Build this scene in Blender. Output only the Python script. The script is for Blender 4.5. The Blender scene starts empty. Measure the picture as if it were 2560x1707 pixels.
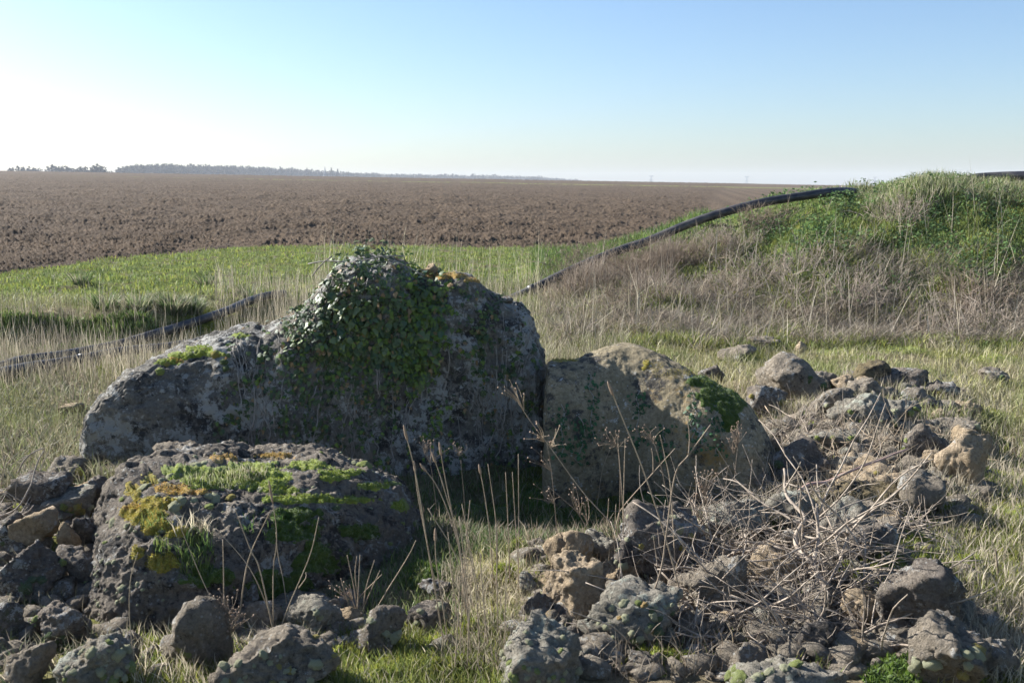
import bpy, bmesh, math, random
import numpy as np
from mathutils import Vector, Matrix, Quaternion
from mathutils.bvhtree import BVHTree

random.seed(7)
RNG = np.random.default_rng(7)
scene = bpy.context.scene
COL = scene.collection

# ------------------------------------------------------------------ camera, sky, sun, exposure
EYE = 1.7
HAZE = 0.0003
PITCH = math.radians(8.94)
FPX = 2489.0                      # focal length in pixels of a 2560 wide frame (35 mm lens)
cam_d = bpy.data.cameras.new('camera')
cam_d.lens = 35.0
cam_d.sensor_width = 36.0
cam_d.clip_start = 0.05
cam_d.clip_end = 8000.0
cam_d.dof.use_dof = True
cam_d.dof.focus_distance = 6.3
cam_d.dof.aperture_fstop = 8.0
cam = bpy.data.objects.new('camera', cam_d)
cam.location = (0, 0, EYE)
cam.rotation_euler = (math.pi / 2 - PITCH, 0, 0)
COL.objects.link(cam)
scene.camera = cam

SUN_AZ = math.radians(62)         # to the left of the view direction
SUN_EL = math.radians(29)
world = bpy.data.worlds.new('World')
scene.world = world
world.use_nodes = True
wn = world.node_tree.nodes
wl = world.node_tree.links
bg = wn['Background']
sky = wn.new('ShaderNodeTexSky')
sky.sky_type = 'NISHITA'
sky.sun_disc = False
sky.sun_elevation = SUN_EL
sky.sun_rotation = -SUN_AZ
sky.altitude = 100
sky.air_density = 1.0
sky.dust_density = 0.9
sky.ozone_density = 1.2
wl.new(sky.outputs['Color'], bg.inputs['Color'])
bg.inputs['Strength'].default_value = 0.051

sun_d = bpy.data.lights.new('sun', 'SUN')
sun_d.energy = 5.0
sun_d.angle = math.radians(0.53)
sun_d.color = (1.0, 0.87, 0.69)
sun = bpy.data.objects.new('sun', sun_d)
sdir = Vector((-math.sin(SUN_AZ) * math.cos(SUN_EL), math.cos(SUN_AZ) * math.cos(SUN_EL), math.sin(SUN_EL)))
sun.rotation_euler = sdir.to_track_quat('Z', 'Y').to_euler()
sun.location = (-20, 15, 20)
COL.objects.link(sun)

vs = scene.view_settings
vs.view_transform = 'Standard'
vs.look = 'None'
vs.exposure = 1.52
vs.gamma = 1.0
vs.use_white_balance = True
vs.white_balance_temperature = 5450
vs.white_balance_tint = 10
vs.use_curve_mapping = False

# ------------------------------------------------------------------ numeric helpers
def ss(a, b, x):
    t = np.clip((np.asarray(x, float) - a) / (b - a), 0, 1)
    return t * t * (3 - 2 * t)

_P = np.random.default_rng(3).permutation(256)
_P = np.concatenate([_P, _P, _P])
_G = np.random.default_rng(4).normal(size=(256, 3))
_G /= np.linalg.norm(_G, axis=1)[:, None]

def perlin(p):
    p = np.asarray(p, float)
    i = np.floor(p).astype(np.int64)
    f = p - i
    u = f * f * f * (f * (f * 6 - 15) + 10)
    i &= 255
    out = 0
    for dx in (0, 1):
        wx = u[:, 0] if dx else 1 - u[:, 0]
        ax = _P[i[:, 0] + dx]
        for dy in (0, 1):
            wy = u[:, 1] if dy else 1 - u[:, 1]
            ay = _P[ax + i[:, 1] + dy]
            for dz in (0, 1):
                wz = u[:, 2] if dz else 1 - u[:, 2]
                g = _G[_P[ay + i[:, 2] + dz]]
                d = g[:, 0] * (f[:, 0] - dx) + g[:, 1] * (f[:, 1] - dy) + g[:, 2] * (f[:, 2] - dz)
                out = out + wx * wy * wz * d
    return out * 1.6

def fbm(p, octv=4, gain=0.5, lac=2.03):
    p = np.asarray(p, float)
    a, s = 1.0, 0
    for k in range(octv):
        s = s + a * perlin(p + 17.3 * k)
        p = p * lac
        a *= gain
    return s

def billow(p, octv=3, gain=0.5, lac=2.1):
    p = np.asarray(p, float)
    a, s = 1.0, 0
    for k in range(octv):
        s = s + a * np.abs(perlin(p + 9.1 * k))
        p = p * lac
        a *= gain
    return s

def xy3(x, y, s, z=0.0):
    x = np.asarray(x, float).ravel(); y = np.asarray(y, float).ravel()
    return np.stack([x * s, y * s, np.full_like(x, z)], 1)

# ------------------------------------------------------------------ the lie of the land
RIDGE_X = [-0.6, 0.0, 1.33, 2.05, 3.1, 4.4, 5.0, 5.7, 6.4, 7.7, 12, 20, 40]
RIDGE_Z = [0.0, 0.0, 0.44, 0.66, 1.03, 1.36, 1.44, 1.50, 1.60, 1.55, 1.55, 1.4, 0.6]
EDGE_T = [-2.5, -0.70, -0.514, -0.43, -0.281, -0.17, 0.0, 0.3, 2.5]
EDGE_Y = [9.0, 11.5, 15.4, 17.4, 21.6, 22.2, 22.0, 22.0, 24.0]

def field_edge(t):
    return np.interp(t, EDGE_T, EDGE_Y)

def terrain(x, y):
    x = np.asarray(x, float); y = np.asarray(y, float)
    shp = np.broadcast(x, y).shape
    x = np.broadcast_to(x, shp).ravel(); y = np.broadcast_to(y, shp).ravel()
    near = 1 - ss(40, 90, np.hypot(x, y))
    z = (0.05 * fbm(xy3(x, y, 0.9), 3) + 0.015 * perlin(xy3(x, y, 4.0))) * near
    left = ss(-3.5 + 1.3 * np.clip(y - 10.7, 0, 5), -4.0, x) * ss(-11, -9, x)
    yst = 10.25 + 0.35 * perlin(xy3(x, y * 0, 0.9, 3.1))
    z = z + left * 0.34 * ss(0, 0.45, y - yst)
    z = z + (1 - left) * 0.27 * ss(13.5, 20.0, y)
    # field: one gently tilted plane with a crest 300 m out
    xe = x * np.minimum(1, 300 / np.maximum(np.abs(y), 1e-3))
    z = z + np.clip((y - 20) / 280, 0, 1) * 2.9 - 0.0169 * xe * ss(20, 80, y) - 0.004 * np.maximum(0, y - 300)
    # grassy bank on the right
    rz = np.interp(x, RIDGE_X, RIDGE_Z)
    prof = ss(10.6, 15.2, y + 0.25 * perlin(xy3(x, y, 0.6, 7))) * (1 - ss(16.2, 20.0, y))
    lump = 0.12 * fbm(xy3(x, y, 1.3, 5.5), 4)
    z = z + prof * (rz + lump * np.clip(rz, 0, 1) * ss(0, 1, rz))
    # heaped rubble under the loose stones
    def bump(cx, cy, rx, ry, a):
        return a * np.exp(-(((x - cx) / rx) ** 2 + ((y - cy) / ry) ** 2))
    z = z + bump(2.55, 7.6, 0.75, 0.9, 0.20) + bump(2.15, 6.1, 0.6, 0.8, 0.18) + bump(1.05, 4.45, 0.9, 0.6, 0.14)
    z = z + bump(-2.3, 4.8, 0.5, 0.7, 0.05) + bump(1.3, 3.7, 0.5, 0.4, 0.05)
    z = z - bump(0.35, 5.35, 0.95, 0.6, 0.22)
    return z.reshape(shp)

_GX = np.arange(-9, 12.01, 0.05); _GY = np.arange(1.8, 24.01, 0.05)
_GH = terrain(*np.meshgrid(_GX, _GY))
def hz(x, y):
    if -9 <= x < 11.9 and 1.8 <= y < 23.9:
        u = (x + 9) / 0.05; v = (y - 1.8) / 0.05; i = int(u); j = int(v); u -= i; v -= j
        a = _GH[j, i] * (1 - u) + _GH[j, i + 1] * u; b = _GH[j + 1, i] * (1 - u) + _GH[j + 1, i + 1] * u
        return float(a * (1 - v) + b * v)
    return float(terrain(np.array([x]), np.array([y]))[0])

# pixel of the 2560 wide view -> ray, point at depth Y, point on the ground; and back
def ray(px, py):
    dx = (px - 1280) / FPX; dy = (853.5 - py) / FPX
    c, s = math.cos(PITCH), math.sin(PITCH)
    v = np.array([dx, c + dy * s, -s + dy * c])
    return v

def at(px, py, Y):
    v = ray(px, py)
    k = Y / v[1]
    return np.array([v[0] * k, Y, EYE + v[2] * k])

_YS = np.exp(np.linspace(math.log(2.2), math.log(330), 500))
def ground(px, py):
    v = ray(px, py)
    xs = v[0] / v[1] * _YS; zs = EYE + v[2] / v[1] * _YS
    d = zs - terrain(xs, _YS)
    k = np.argmax(d < 0)
    if d[k] >= 0:
        k = len(_YS) - 1
    if k == 0:
        return np.array([xs[0], _YS[0], terrain(xs[:1], _YS[:1])[0]])
    t = d[k - 1] / (d[k - 1] - d[k])
    Y = _YS[k - 1] + t * (_YS[k] - _YS[k - 1])
    X = v[0] / v[1] * Y
    return np.array([X, Y, hz(X, Y)])

def proj(P):
    P = np.asarray(P, float).reshape(-1, 3)
    c, s = math.cos(PITCH), math.sin(PITCH)
    q = P - np.array([0, 0, EYE])
    d = q[:, 1] * c - q[:, 2] * s
    u = q[:, 1] * s + q[:, 2] * c
    d = np.where(d < 0.05, 0.05, d)
    return 1280 + FPX * q[:, 0] / d, 853.5 - FPX * u / d

# ------------------------------------------------------------------ object helpers
def tag(o, label=None, cat=None, group=None, kind=None):
    if label: o['label'] = label
    if cat: o['category'] = cat
    if group: o['group'] = group
    if kind: o['kind'] = kind
    return o

def empty(name, loc, label=None, cat=None, group=None):
    o = bpy.data.objects.new(name, None)
    o.empty_display_size = 0.1
    o.location = loc
    COL.objects.link(o)
    return tag(o, label, cat, group)

def np_mesh(name, V, F, smooth=True, col=None):
    V = np.ascontiguousarray(V, np.float32); F = np.ascontiguousarray(F, np.int32)
    k = F.shape[1]
    me = bpy.data.meshes.new(name)
    me.vertices.add(len(V)); me.vertices.foreach_set('co', V.ravel())
    me.loops.add(F.size); me.loops.foreach_set('vertex_index', F.ravel())
    me.polygons.add(len(F)); me.polygons.foreach_set('loop_start', np.arange(0, F.size, k, dtype=np.int32))
    if smooth:
        me.polygons.foreach_set('use_smooth', np.ones(len(F), bool))
    if col is not None:
        a = me.attributes.new('tint', 'FLOAT_COLOR', 'POINT')
        c4 = np.ones((len(V), 4), np.float32); c4[:, :3] = col
        a.data.foreach_set('color', c4.ravel())
    me.update(calc_edges=True)
    me.validate()
    return me

def link(name, me, mat, parent=None, loc=(0, 0, 0)):
    o = bpy.data.objects.new(name, me)
    if mat is not None and not me.materials:
        me.materials.append(mat)
    o.location = loc
    if parent is not None:
        o.parent = parent
    COL.objects.link(o)
    return o

def tube(pts, rad, sides=6, cap=True):
    """V, F (quads) of a tapered tube along pts."""
    pts = np.asarray(pts, float); n = len(pts)
    rad = np.broadcast_to(np.asarray(rad, float), (n,))
    tan = np.gradient(pts, axis=0)
    tan /= np.linalg.norm(tan, axis=1)[:, None] + 1e-12
    up = np.array([0.0, 0, 1]) if abs(tan[0][2]) < 0.9 else np.array([1.0, 0, 0])
    V = []
    for i in range(n):
        a = np.cross(tan[i], up); a /= np.linalg.norm(a) + 1e-12
        b = np.cross(a, tan[i]); up = b
        th = np.arange(sides) * 2 * math.pi / sides
        V.append(pts[i] + rad[i] * (np.cos(th)[:, None] * a + np.sin(th)[:, None] * b))
    V = np.concatenate(V)
    F = []
    for i in range(n - 1):
        for j in range(sides):
            k = (j + 1) % sides
            F.append((i * sides + j, i * sides + k, (i + 1) * sides + k, (i + 1) * sides + j))
    if cap and sides >= 4:
        for base, rev in ((0, True), ((n - 1) * sides, False)):
            for j in range(1, sides - 2, 2):
                q = (base, base + j, base + j + 1, base + min(j + 2, sides - 1))
                F.append(q[::-1] if rev else q)
    return V, np.array(F, np.int32)

def join(parts):
    Vs, Fs, k = [], [], 0
    for V, F in parts:
        Vs.append(V); Fs.append(F + k); k += len(V)
    return np.concatenate(Vs), np.concatenate(Fs)

def smooth_path(pts, n):
    """Catmull-Rom through pts, n samples."""
    P = np.asarray(pts, float)
    if len(P) == 2:
        t = np.linspace(0, 1, n)[:, None]
        return P[0] * (1 - t) + P[1] * t
    Q = np.vstack([2 * P[0] - P[1], P, 2 * P[-1] - P[-2]])
    out = []
    for s in np.linspace(0, len(P) - 1 - 1e-9, n):
        i = int(s); t = s - i
        p0, p1, p2, p3 = Q[i:i + 4]
        out.append(0.5 * (2 * p1 + (p2 - p0) * t + (2 * p0 - 5 * p1 + 4 * p2 - p3) * t * t + (3 * p1 - p0 - 3 * p2 + p3) * t ** 3))
    return np.array(out)

# ------------------------------------------------------------------ materials
def new_mat(name):
    m = bpy.data.materials.new(name)
    m.use_nodes = True
    nt = m.node_tree
    b = nt.nodes['Principled BSDF']
    b.inputs['Roughness'].default_value = 0.85
    b.inputs['Specular IOR Level'].default_value = 0.25
    return m, nt, b

def N(nt, typ, **kw):
    n = nt.nodes.new(typ)
    for k, v in kw.items():
        if k in n.inputs.keys():
            n.inputs[k].default_value = v
        else:
            setattr(n, k, v)
    return n

def noise_tex(nt, vec, scale, detail=6, rough=0.6, dist=0.0):
    n = nt.nodes.new('ShaderNodeTexNoise')
    n.inputs['Scale'].default_value = scale
    n.inputs['Detail'].default_value = detail
    n.inputs['Roughness'].default_value = rough
    n.inputs['Distortion'].default_value = dist
    nt.links.new(vec, n.inputs['Vector'])
    return n.outputs['Fac']

def ramp(nt, fac, a, b, lo=0.0, hi=1.0):
    n = nt.nodes.new('ShaderNodeMapRange')
    n.interpolation_type = 'SMOOTHSTEP'
    n.inputs['From Min'].default_value = a; n.inputs['From Max'].default_value = b
    n.inputs['To Min'].default_value = lo; n.inputs['To Max'].default_value = hi
    nt.links.new(fac, n.inputs['Value'])
    return n.outputs['Result']

def mixc(nt, fac, a, b, mode='MIX'):
    n = nt.nodes.new('ShaderNodeMix')
    n.data_type = 'RGBA'; n.blend_type = mode
    for sock, v in ((n.inputs[0], fac), (n.inputs[6], a), (n.inputs[7], b)):
        if isinstance(v, (int, float)):
            sock.default_value = v
        elif isinstance(v, tuple):
            sock.default_value = (*v, 1) if len(v) == 3 else v
        else:
            nt.links.new(v, sock)
    return n.outputs[2]

def math_n(nt, op, a, b=None):
    n = nt.nodes.new('ShaderNodeMath'); n.operation = op
    for s, v in zip(n.inputs, (a, b)):
        if v is None: continue
        if isinstance(v, (int, float)): s.default_value = v
        else: nt.links.new(v, s)
    return n.outputs[0]

def obj_vec(nt, rnd=True):
    tc = nt.nodes.new('ShaderNodeTexCoord')
    v = tc.outputs['Object']
    if rnd:
        oi = nt.nodes.new('ShaderNodeObjectInfo')
        k = math_n(nt, 'MULTIPLY', oi.outputs['Random'], 40.0)
        a = nt.nodes.new('ShaderNodeVectorMath'); a.operation = 'ADD'
        nt.links.new(v, a.inputs[0]); nt.links.new(k, a.inputs[1])
        v = a.outputs[0]
    return v

def bump(nt, b, height, strength, dist):
    n = nt.nodes.new('ShaderNodeBump')
    n.inputs['Strength'].default_value = strength
    n.inputs['Distance'].default_value = dist
    nt.links.new(height, n.inputs['Height'])
    nt.links.new(n.outputs[0], b.inputs['Normal'])

def rock_mat(name, c1, c2, dark=0.5, white=0.5, ochre=0.3, green=0.2, fine=1.0, bstr=1.0, whitec=(0.46, 0.45, 0.41)):
    m, nt, b = new_mat(name)
    v = obj_vec(nt)
    c = mixc(nt, ramp(nt, noise_tex(nt, v, 5.0 * fine, 7, 0.65), 0.36, 0.64), c1, c2)
    c = mixc(nt, ramp(nt, noise_tex(nt, v, 55 * fine, 5, 0.75), 0.35, 0.7, 0.0, 0.65), c, tuple(0.4 * x for x in c1))
    big = noise_tex(nt, v, 4.5 * fine, 8, 0.7, 0.3)
    sm = noise_tex(nt, v, 30 * fine, 7, 0.75, 0.2)
    dkf = math_n(nt, 'ADD', math_n(nt, 'MULTIPLY', big, 0.55), math_n(nt, 'MULTIPLY', sm, 0.45))
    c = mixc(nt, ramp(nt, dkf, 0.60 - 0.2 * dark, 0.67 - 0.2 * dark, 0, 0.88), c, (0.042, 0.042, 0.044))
    oc = math_n(nt, 'ADD', math_n(nt, 'MULTIPLY', noise_tex(nt, v, 2.6 * fine, 4, 0.6), 0.6), math_n(nt, 'MULTIPLY', noise_tex(nt, v, 45 * fine, 6, 0.75), 0.4))
    c = mixc(nt, ramp(nt, oc, 0.66 - 0.2 * ochre, 0.76 - 0.2 * ochre, 0, 0.7), c, (0.30, 0.19, 0.055))
    gr = math_n(nt, 'ADD', math_n(nt, 'MULTIPLY', noise_tex(nt, v, 3.4 * fine, 4, 0.6), 0.55), math_n(nt, 'MULTIPLY', noise_tex(nt, v, 38 * fine, 6, 0.75), 0.45))
    c = mixc(nt, ramp(nt, gr, 0.67 - 0.2 * green, 0.75 - 0.2 * green, 0, 0.7), c, (0.075, 0.09, 0.025))
    w1 = math_n(nt, 'ADD', math_n(nt, 'MULTIPLY', noise_tex(nt, v, 6.0 * fine, 5, 0.65), 0.5), math_n(nt, 'MULTIPLY', noise_tex(nt, v, 34 * fine, 8, 0.78, 0.4), 0.5))
    c = mixc(nt, ramp(nt, w1, 0.655 - 0.2 * white, 0.69 - 0.2 * white, 0, 0.85), c, whitec)
    vor = nt.nodes.new('ShaderNodeTexVoronoi'); vor.inputs['Scale'].default_value = 42 * fine
    nt.links.new(v, vor.inputs['Vector'])
    sp = math_n(nt, 'MULTIPLY', ramp(nt, math_n(nt, 'ADD', vor.outputs['Distance'], math_n(nt, 'MULTIPLY', sm, 0.3)), 0.42, 0.30), ramp(nt, noise_tex(nt, v, 7 * fine, 4), 0.48, 0.56))
    c = mixc(nt, math_n(nt, 'MULTIPLY', sp, 0.75 * white + 0.1), c, (0.5, 0.49, 0.45))
    nt.links.new(c, b.inputs['Base Color'])
    h = math_n(nt, 'ADD', noise_tex(nt, v, 48 * fine, 8, 0.75), math_n(nt, 'MULTIPLY', noise_tex(nt, v, 14 * fine, 6, 0.65), 1.6))
    bump(nt, b, h, bstr, 0.035)
    b.inputs['Roughness'].default_value = 0.97
    b.inputs['Specular IOR Level'].default_value = 0.08
    return m

M = {}
M['grey_rock'] = rock_mat('grey_rock', (0.26, 0.225, 0.175), (0.37, 0.315, 0.24), dark=0.22, white=0.52, ochre=0.3, green=0.25)
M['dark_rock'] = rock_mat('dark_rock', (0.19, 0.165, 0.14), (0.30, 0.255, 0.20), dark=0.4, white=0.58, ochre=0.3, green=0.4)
M['tan_rock'] = rock_mat('tan_rock', (0.42, 0.325, 0.205), (0.53, 0.42, 0.285), dark=0.2, white=0.3, ochre=0.35, green=0.08)
M['lichen_rock'] = rock_mat('lichen_rock', (0.29, 0.265, 0.21), (0.38, 0.345, 0.28), dark=0.24, white=0.6, ochre=0.3, green=0.5, whitec=(0.42, 0.43, 0.35))
M['big_rock'] = rock_mat('big_rock', (0.19, 0.18, 0.16), (0.32, 0.29, 0.235), dark=0.52, white=0.72, ochre=0.15, green=0.35, fine=0.8)
M['boulder'] = rock_mat('boulder', (0.23, 0.20, 0.165), (0.36, 0.31, 0.24), dark=0.45, white=0.55, ochre=0.15, green=0.3, fine=0.85, bstr=1.2)
M['sandstone'] = rock_mat('sandstone', (0.23, 0.195, 0.125), (0.34, 0.285, 0.185), dark=0.5, white=0.42, ochre=0.58, green=0.3, fine=0.8, bstr=0.6)
M['slab'] = rock_mat('slab', (0.20, 0.165, 0.09), (0.25, 0.20, 0.12), dark=0.45, white=0.2, ochre=0.55, green=0.3)

def tint_mat(name, trans=0.35, rough=0.7, spec=0.25, var=0.25):
    m, nt, b = new_mat(name)
    at_ = nt.nodes.new('ShaderNodeAttribute'); at_.attribute_name = 'tint'
    tc = nt.nodes.new('ShaderNodeTexCoord')
    nz = noise_tex(nt, tc.outputs['Object'], 2.5, 4)
    c = mixc(nt, 1.0, at_.outputs['Color'], mixc(nt, ramp(nt, nz, 0.3, 0.7), (1 - var,) * 3, (1 + var,) * 3), 'MULTIPLY')
    nt.links.new(c, b.inputs['Base Color'])
    b.inputs['Roughness'].default_value = rough
    b.inputs['Specular IOR Level'].default_value = spec
    if trans > 0:
        t = nt.nodes.new('ShaderNodeBsdfTranslucent'); nt.links.new(c, t.inputs['Color'])
        mx = nt.nodes.new('ShaderNodeMixShader'); mx.inputs[0].default_value = trans
        nt.links.new(b.outputs[0], mx.inputs[1]); nt.links.new(t.outputs[0], mx.inputs[2])
        nt.links.new(mx.outputs[0], nt.nodes['Material Output'].inputs['Surface'])
    return m

M['grass'] = tint_mat('grass', 0.4, 0.6, 0.35)
M['straw'] = tint_mat('straw', 0.25, 0.65, 0.3)
M['leafy'] = tint_mat('leafy', 0.3, 0.5, 0.4)
M['far_tree'] = tint_mat('far_tree', 0.1, 0.9, 0.1)

def moss_mat(name, c1, c2):
    m, nt, b = new_mat(name)
    v = obj_vec(nt)
    c = mixc(nt, ramp(nt, noise_tex(nt, v, 40, 5), 0.3, 0.7), c1, c2)
    c = mixc(nt, ramp(nt, noise_tex(nt, v, 160, 3), 0.45, 0.75, 0, 0.6), c, tuple(0.4 * x for x in c1))
    nt.links.new(c, b.inputs['Base Color'])
    b.inputs['Roughness'].default_value = 1.0
    b.inputs['Specular IOR Level'].default_value = 0.05
    b.inputs['Sheen Weight'].default_value = 0.25
    bump(nt, b, noise_tex(nt, v, 150, 4, 0.7), 1.0, 0.008)
    return m
M['pale_moss'] = moss_mat('pale_moss', (0.31, 0.31, 0.16), (0.40, 0.39, 0.22))
M['green_moss'] = moss_mat('green_moss', (0.16, 0.21, 0.03), (0.27, 0.29, 0.045))
M['gold_moss'] = moss_mat('gold_moss', (0.32, 0.23, 0.03), (0.28, 0.26, 0.04))
M['orange_moss'] = moss_mat('orange_moss', (0.36, 0.21, 0.06), (0.30, 0.23, 0.05))
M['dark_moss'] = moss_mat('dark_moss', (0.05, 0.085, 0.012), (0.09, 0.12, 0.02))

def bark_mat(name, c1, c2, sc=30):
    m, nt, b = new_mat(name)
    v = obj_vec(nt)
    c = mixc(nt, ramp(nt, noise_tex(nt, v, sc, 5), 0.3, 0.7), c1, c2)
    nt.links.new(c, b.inputs['Base Color'])
    bump(nt, b, noise_tex(nt, v, sc * 3, 5), 0.5, 0.004)
    return m
M['stalk'] = bark_mat('stalk', (0.30, 0.23, 0.15), (0.44, 0.35, 0.24))
M['brown_stalk'] = bark_mat('brown_stalk', (0.19, 0.145, 0.10), (0.30, 0.24, 0.175))
M['seed'] = bark_mat('seed', (0.26, 0.18, 0.12), (0.36, 0.27, 0.19), 120)
M['dead_wood'] = bark_mat('dead_wood', (0.22, 0.175, 0.13), (0.42, 0.355, 0.28))
M['dark_wood'] = bark_mat('dark_wood', (0.10, 0.085, 0.075), (0.19, 0.16, 0.14))
M['red_cane'] = bark_mat('red_cane', (0.36, 0.22, 0.17), (0.42, 0.31, 0.25))
M['ivy_stem'] = bark_mat('ivy_stem', (0.20, 0.18, 0.155), (0.36, 0.33, 0.29))

m, nt, b = new_mat('pipe_plastic')
v = obj_vec(nt)
c = mixc(nt, ramp(nt, noise_tex(nt, v, 6, 6), 0.35, 0.7), (0.018, 0.018, 0.024), (0.085, 0.078, 0.07))
nt.links.new(c, b.inputs['Base Color']); b.inputs['Roughness'].default_value = 0.45
b.inputs['Specular IOR Level'].default_value = 0.5
M['pipe'] = m
m, nt, b = new_mat('galvanised'); b.inputs['Base Color'].default_value = (0.16, 0.17, 0.19, 1); M['steel'] = m
# ------------------------------------------------------------------ ground
def zone_colour(x, y):
    """colour of the earth and thatch at each place, shade included in the hollow (linear)"""
    n1 = fbm(xy3(x, y, 0.7, 2), 4); n2 = fbm(xy3(x, y, 2.6, 5), 3)
    green = np.array([0.105, 0.135, 0.035]); straw = np.array([0.26, 0.215, 0.13])
    earth = np.array([0.13, 0.10, 0.065]); mossy = np.array([0.17, 0.18, 0.03])
    c = straw[None] * np.ones((len(x), 1))
    w = ss(-0.25, 0.35, n1)[:, None]; c = c * (1 - w) + mossy * w
    w = ss(10.8, 13.0, y)[:, None] * (1 - 0.4 * ss(-0.2, 0.3, n2)[:, None]); c = c * (1 - w) + green * w
    w = (0.7 * ss(0.15, 0.5, n2))[:, None]; c = c * (1 - w) + earth * w
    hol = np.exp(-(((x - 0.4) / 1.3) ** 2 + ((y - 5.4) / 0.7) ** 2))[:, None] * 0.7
    c = c * (1 - hol) + np.array([0.08, 0.10, 0.03]) * hol  # shade of the hollow put into its mossy ground colour
    rub = np.exp(-(((x - 2.1) / 0.9) ** 2 + ((y - 6.5) / 1.8) ** 2))[:, None] * 0.5
    c = c * (1 - rub) + np.array([0.2, 0.165, 0.11]) * rub
    far = ss(60, 300, y)[:, None]; c = c * (1 - far) + np.array([0.12, 0.13, 0.06]) * far
    return np.clip(c, 0.01, 1)

ang = np.concatenate([np.linspace(-0.72, 0.72, 560), np.linspace(0.72, 2 * math.pi - 0.72, 62)[1:-1]])
rad = np.concatenate([[0.4], np.geomspace(1.5, 30, 420), np.geomspace(30, 2600, 70)[1:]])
A, R = np.meshgrid(ang, rad)
GX = (np.sin(A) * R).ravel(); GY = (np.cos(A) * R).ravel()
GZ = terrain(GX, GY)
GZ += np.where(np.hypot(GX, GY) < 25, 0.012 * fbm(xy3(GX, GY, 9), 3), 0)
inf = ss(-0.1, 0.4, GY - field_edge(GX / np.maximum(GY, 1))) * (GY > 8) * ss(330, 300, GY)
GZ -= 0.09 * inf
na, nr = len(ang), len(rad)
ii = np.arange(nr - 1)[:, None] * na; jj = np.arange(na)[None]; kk = (jj + 1) % na
Fg = np.stack([ii + jj, ii + kk, ii + na + kk, ii + na + jj], -1).reshape(-1, 4)[:, ::-1]
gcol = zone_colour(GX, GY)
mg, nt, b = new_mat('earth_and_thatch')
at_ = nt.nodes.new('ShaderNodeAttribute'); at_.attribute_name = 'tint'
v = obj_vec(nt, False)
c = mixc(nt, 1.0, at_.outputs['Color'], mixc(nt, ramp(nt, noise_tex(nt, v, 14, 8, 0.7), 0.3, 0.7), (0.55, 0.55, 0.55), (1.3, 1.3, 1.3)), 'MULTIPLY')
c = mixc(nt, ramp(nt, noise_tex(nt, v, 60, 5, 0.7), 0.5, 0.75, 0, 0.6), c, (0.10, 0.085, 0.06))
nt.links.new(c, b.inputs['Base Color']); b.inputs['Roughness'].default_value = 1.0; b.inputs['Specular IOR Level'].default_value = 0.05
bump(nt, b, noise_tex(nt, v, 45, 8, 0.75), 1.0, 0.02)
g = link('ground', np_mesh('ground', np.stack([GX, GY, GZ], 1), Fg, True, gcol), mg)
tag(g, 'grassy earth ground under the stones and out to the horizon', None, None, 'structure')

# ------------------------------------------------------------------ ploughed field
nt_, nd = 860, 620
T = np.concatenate([np.linspace(-1.15, -0.62, 60)[:-1], np.linspace(-0.62, 0.46, nt_ - 59)]); S = np.linspace(0, 1, nd)
TT, SS = np.meshgrid(T, S)
e0 = field_edge(TT) + 0.25 * perlin(xy3(TT, TT * 0, 14)).reshape(TT.shape)
FY = e0 * (305 / e0) ** SS; FX = TT * FY
x, y = FX.ravel(), FY.ravel()
clod = 0.05 * billow(xy3(x, y, 5.0), 2) + 0.09 * billow(xy3(x, y, 13.5, 3), 3) + 0.05 * fbm(xy3(x, y, 0.9), 2)
clod *= 0.85 + 0.5 * ss(-0.2, 0.4, fbm(xy3(x, y, 0.35, 8), 2))
strip_y = 176 + 0.06 * x
strip = np.exp(-((y - strip_y) / (1.6 + 3.4 * ss(-70, 20, x))) ** 4) * ss(-90, -40, x) * (1 - ss(52, 58, x))
tx_ = x / y
smooth_soil = ss(0.185, 0.20, tx_ - 0.0002 * (y - 60)) * ss(34, 45, y)
clod *= (1 - 0.8 * strip) * (1 - 0.6 * smooth_soil) * ss(0, 0.02, SS.ravel() + 0.004)
z = terrain(x, y) + clod - 0.02
n1 = fbm(xy3(x, y, 0.25, 4), 3)[:, None]; n2 = perlin(xy3(x, y, 6.0, 2))[:, None]; n3 = perlin(xy3(x, y, 17.0, 2))[:, None]
soil = np.array([0.102, 0.075, 0.050]) * (1 + 0.16 * n1 + 0.22 * n2 + 0.22 * n3)
pale = ss(0.5, 0.75, perlin(xy3(x, y, 11.0, 9)))[:, None] * 0.5
pale *= 0.7
soil = soil * (1 - pale) + np.array([0.24, 0.185, 0.135]) * pale
track = smooth_soil[:, None]
soil = soil * (1 - track) + np.array([0.116, 0.086, 0.058]) * (1 + 0.12 * np.sin(x * 3.4 - y * 0.55)[:, None] + 0.15 * n2) * track
grs = np.clip(strip * 1.2, 0, 1)[:, None] * (0.6 + 0.4 * ss(-0.5, 0.3, n2))
soil = soil * (1 - grs) + np.array([0.24, 0.27, 0.07]) * grs
i0 = np.arange(nd - 1)[:, None] * nt_; j0 = np.arange(nt_ - 1)[None]
Ff = np.stack([i0 + j0, i0 + j0 + 1, i0 + nt_ + j0 + 1, i0 + nt_ + j0], -1).reshape(-1, 4)
mf, nt, b = new_mat('ploughed_soil')
at_ = nt.nodes.new('ShaderNodeAttribute'); at_.attribute_name = 'tint'
v = obj_vec(nt, False)
c = mixc(nt, 1.0, at_.outputs['Color'], mixc(nt, ramp(nt, noise_tex(nt, v, 9, 8, 0.75), 0.3, 0.7), (0.6, 0.6, 0.6), (1.3, 1.3, 1.3)), 'MULTIPLY')
nt.links.new(c, b.inputs['Base Color']); b.inputs['Roughness'].default_value = 1.0; b.inputs['Specular IOR Level'].default_value = 0.1
bump(nt, b, noise_tex(nt, v, 12, 8, 0.75), 0.9, 0.08)
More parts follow.
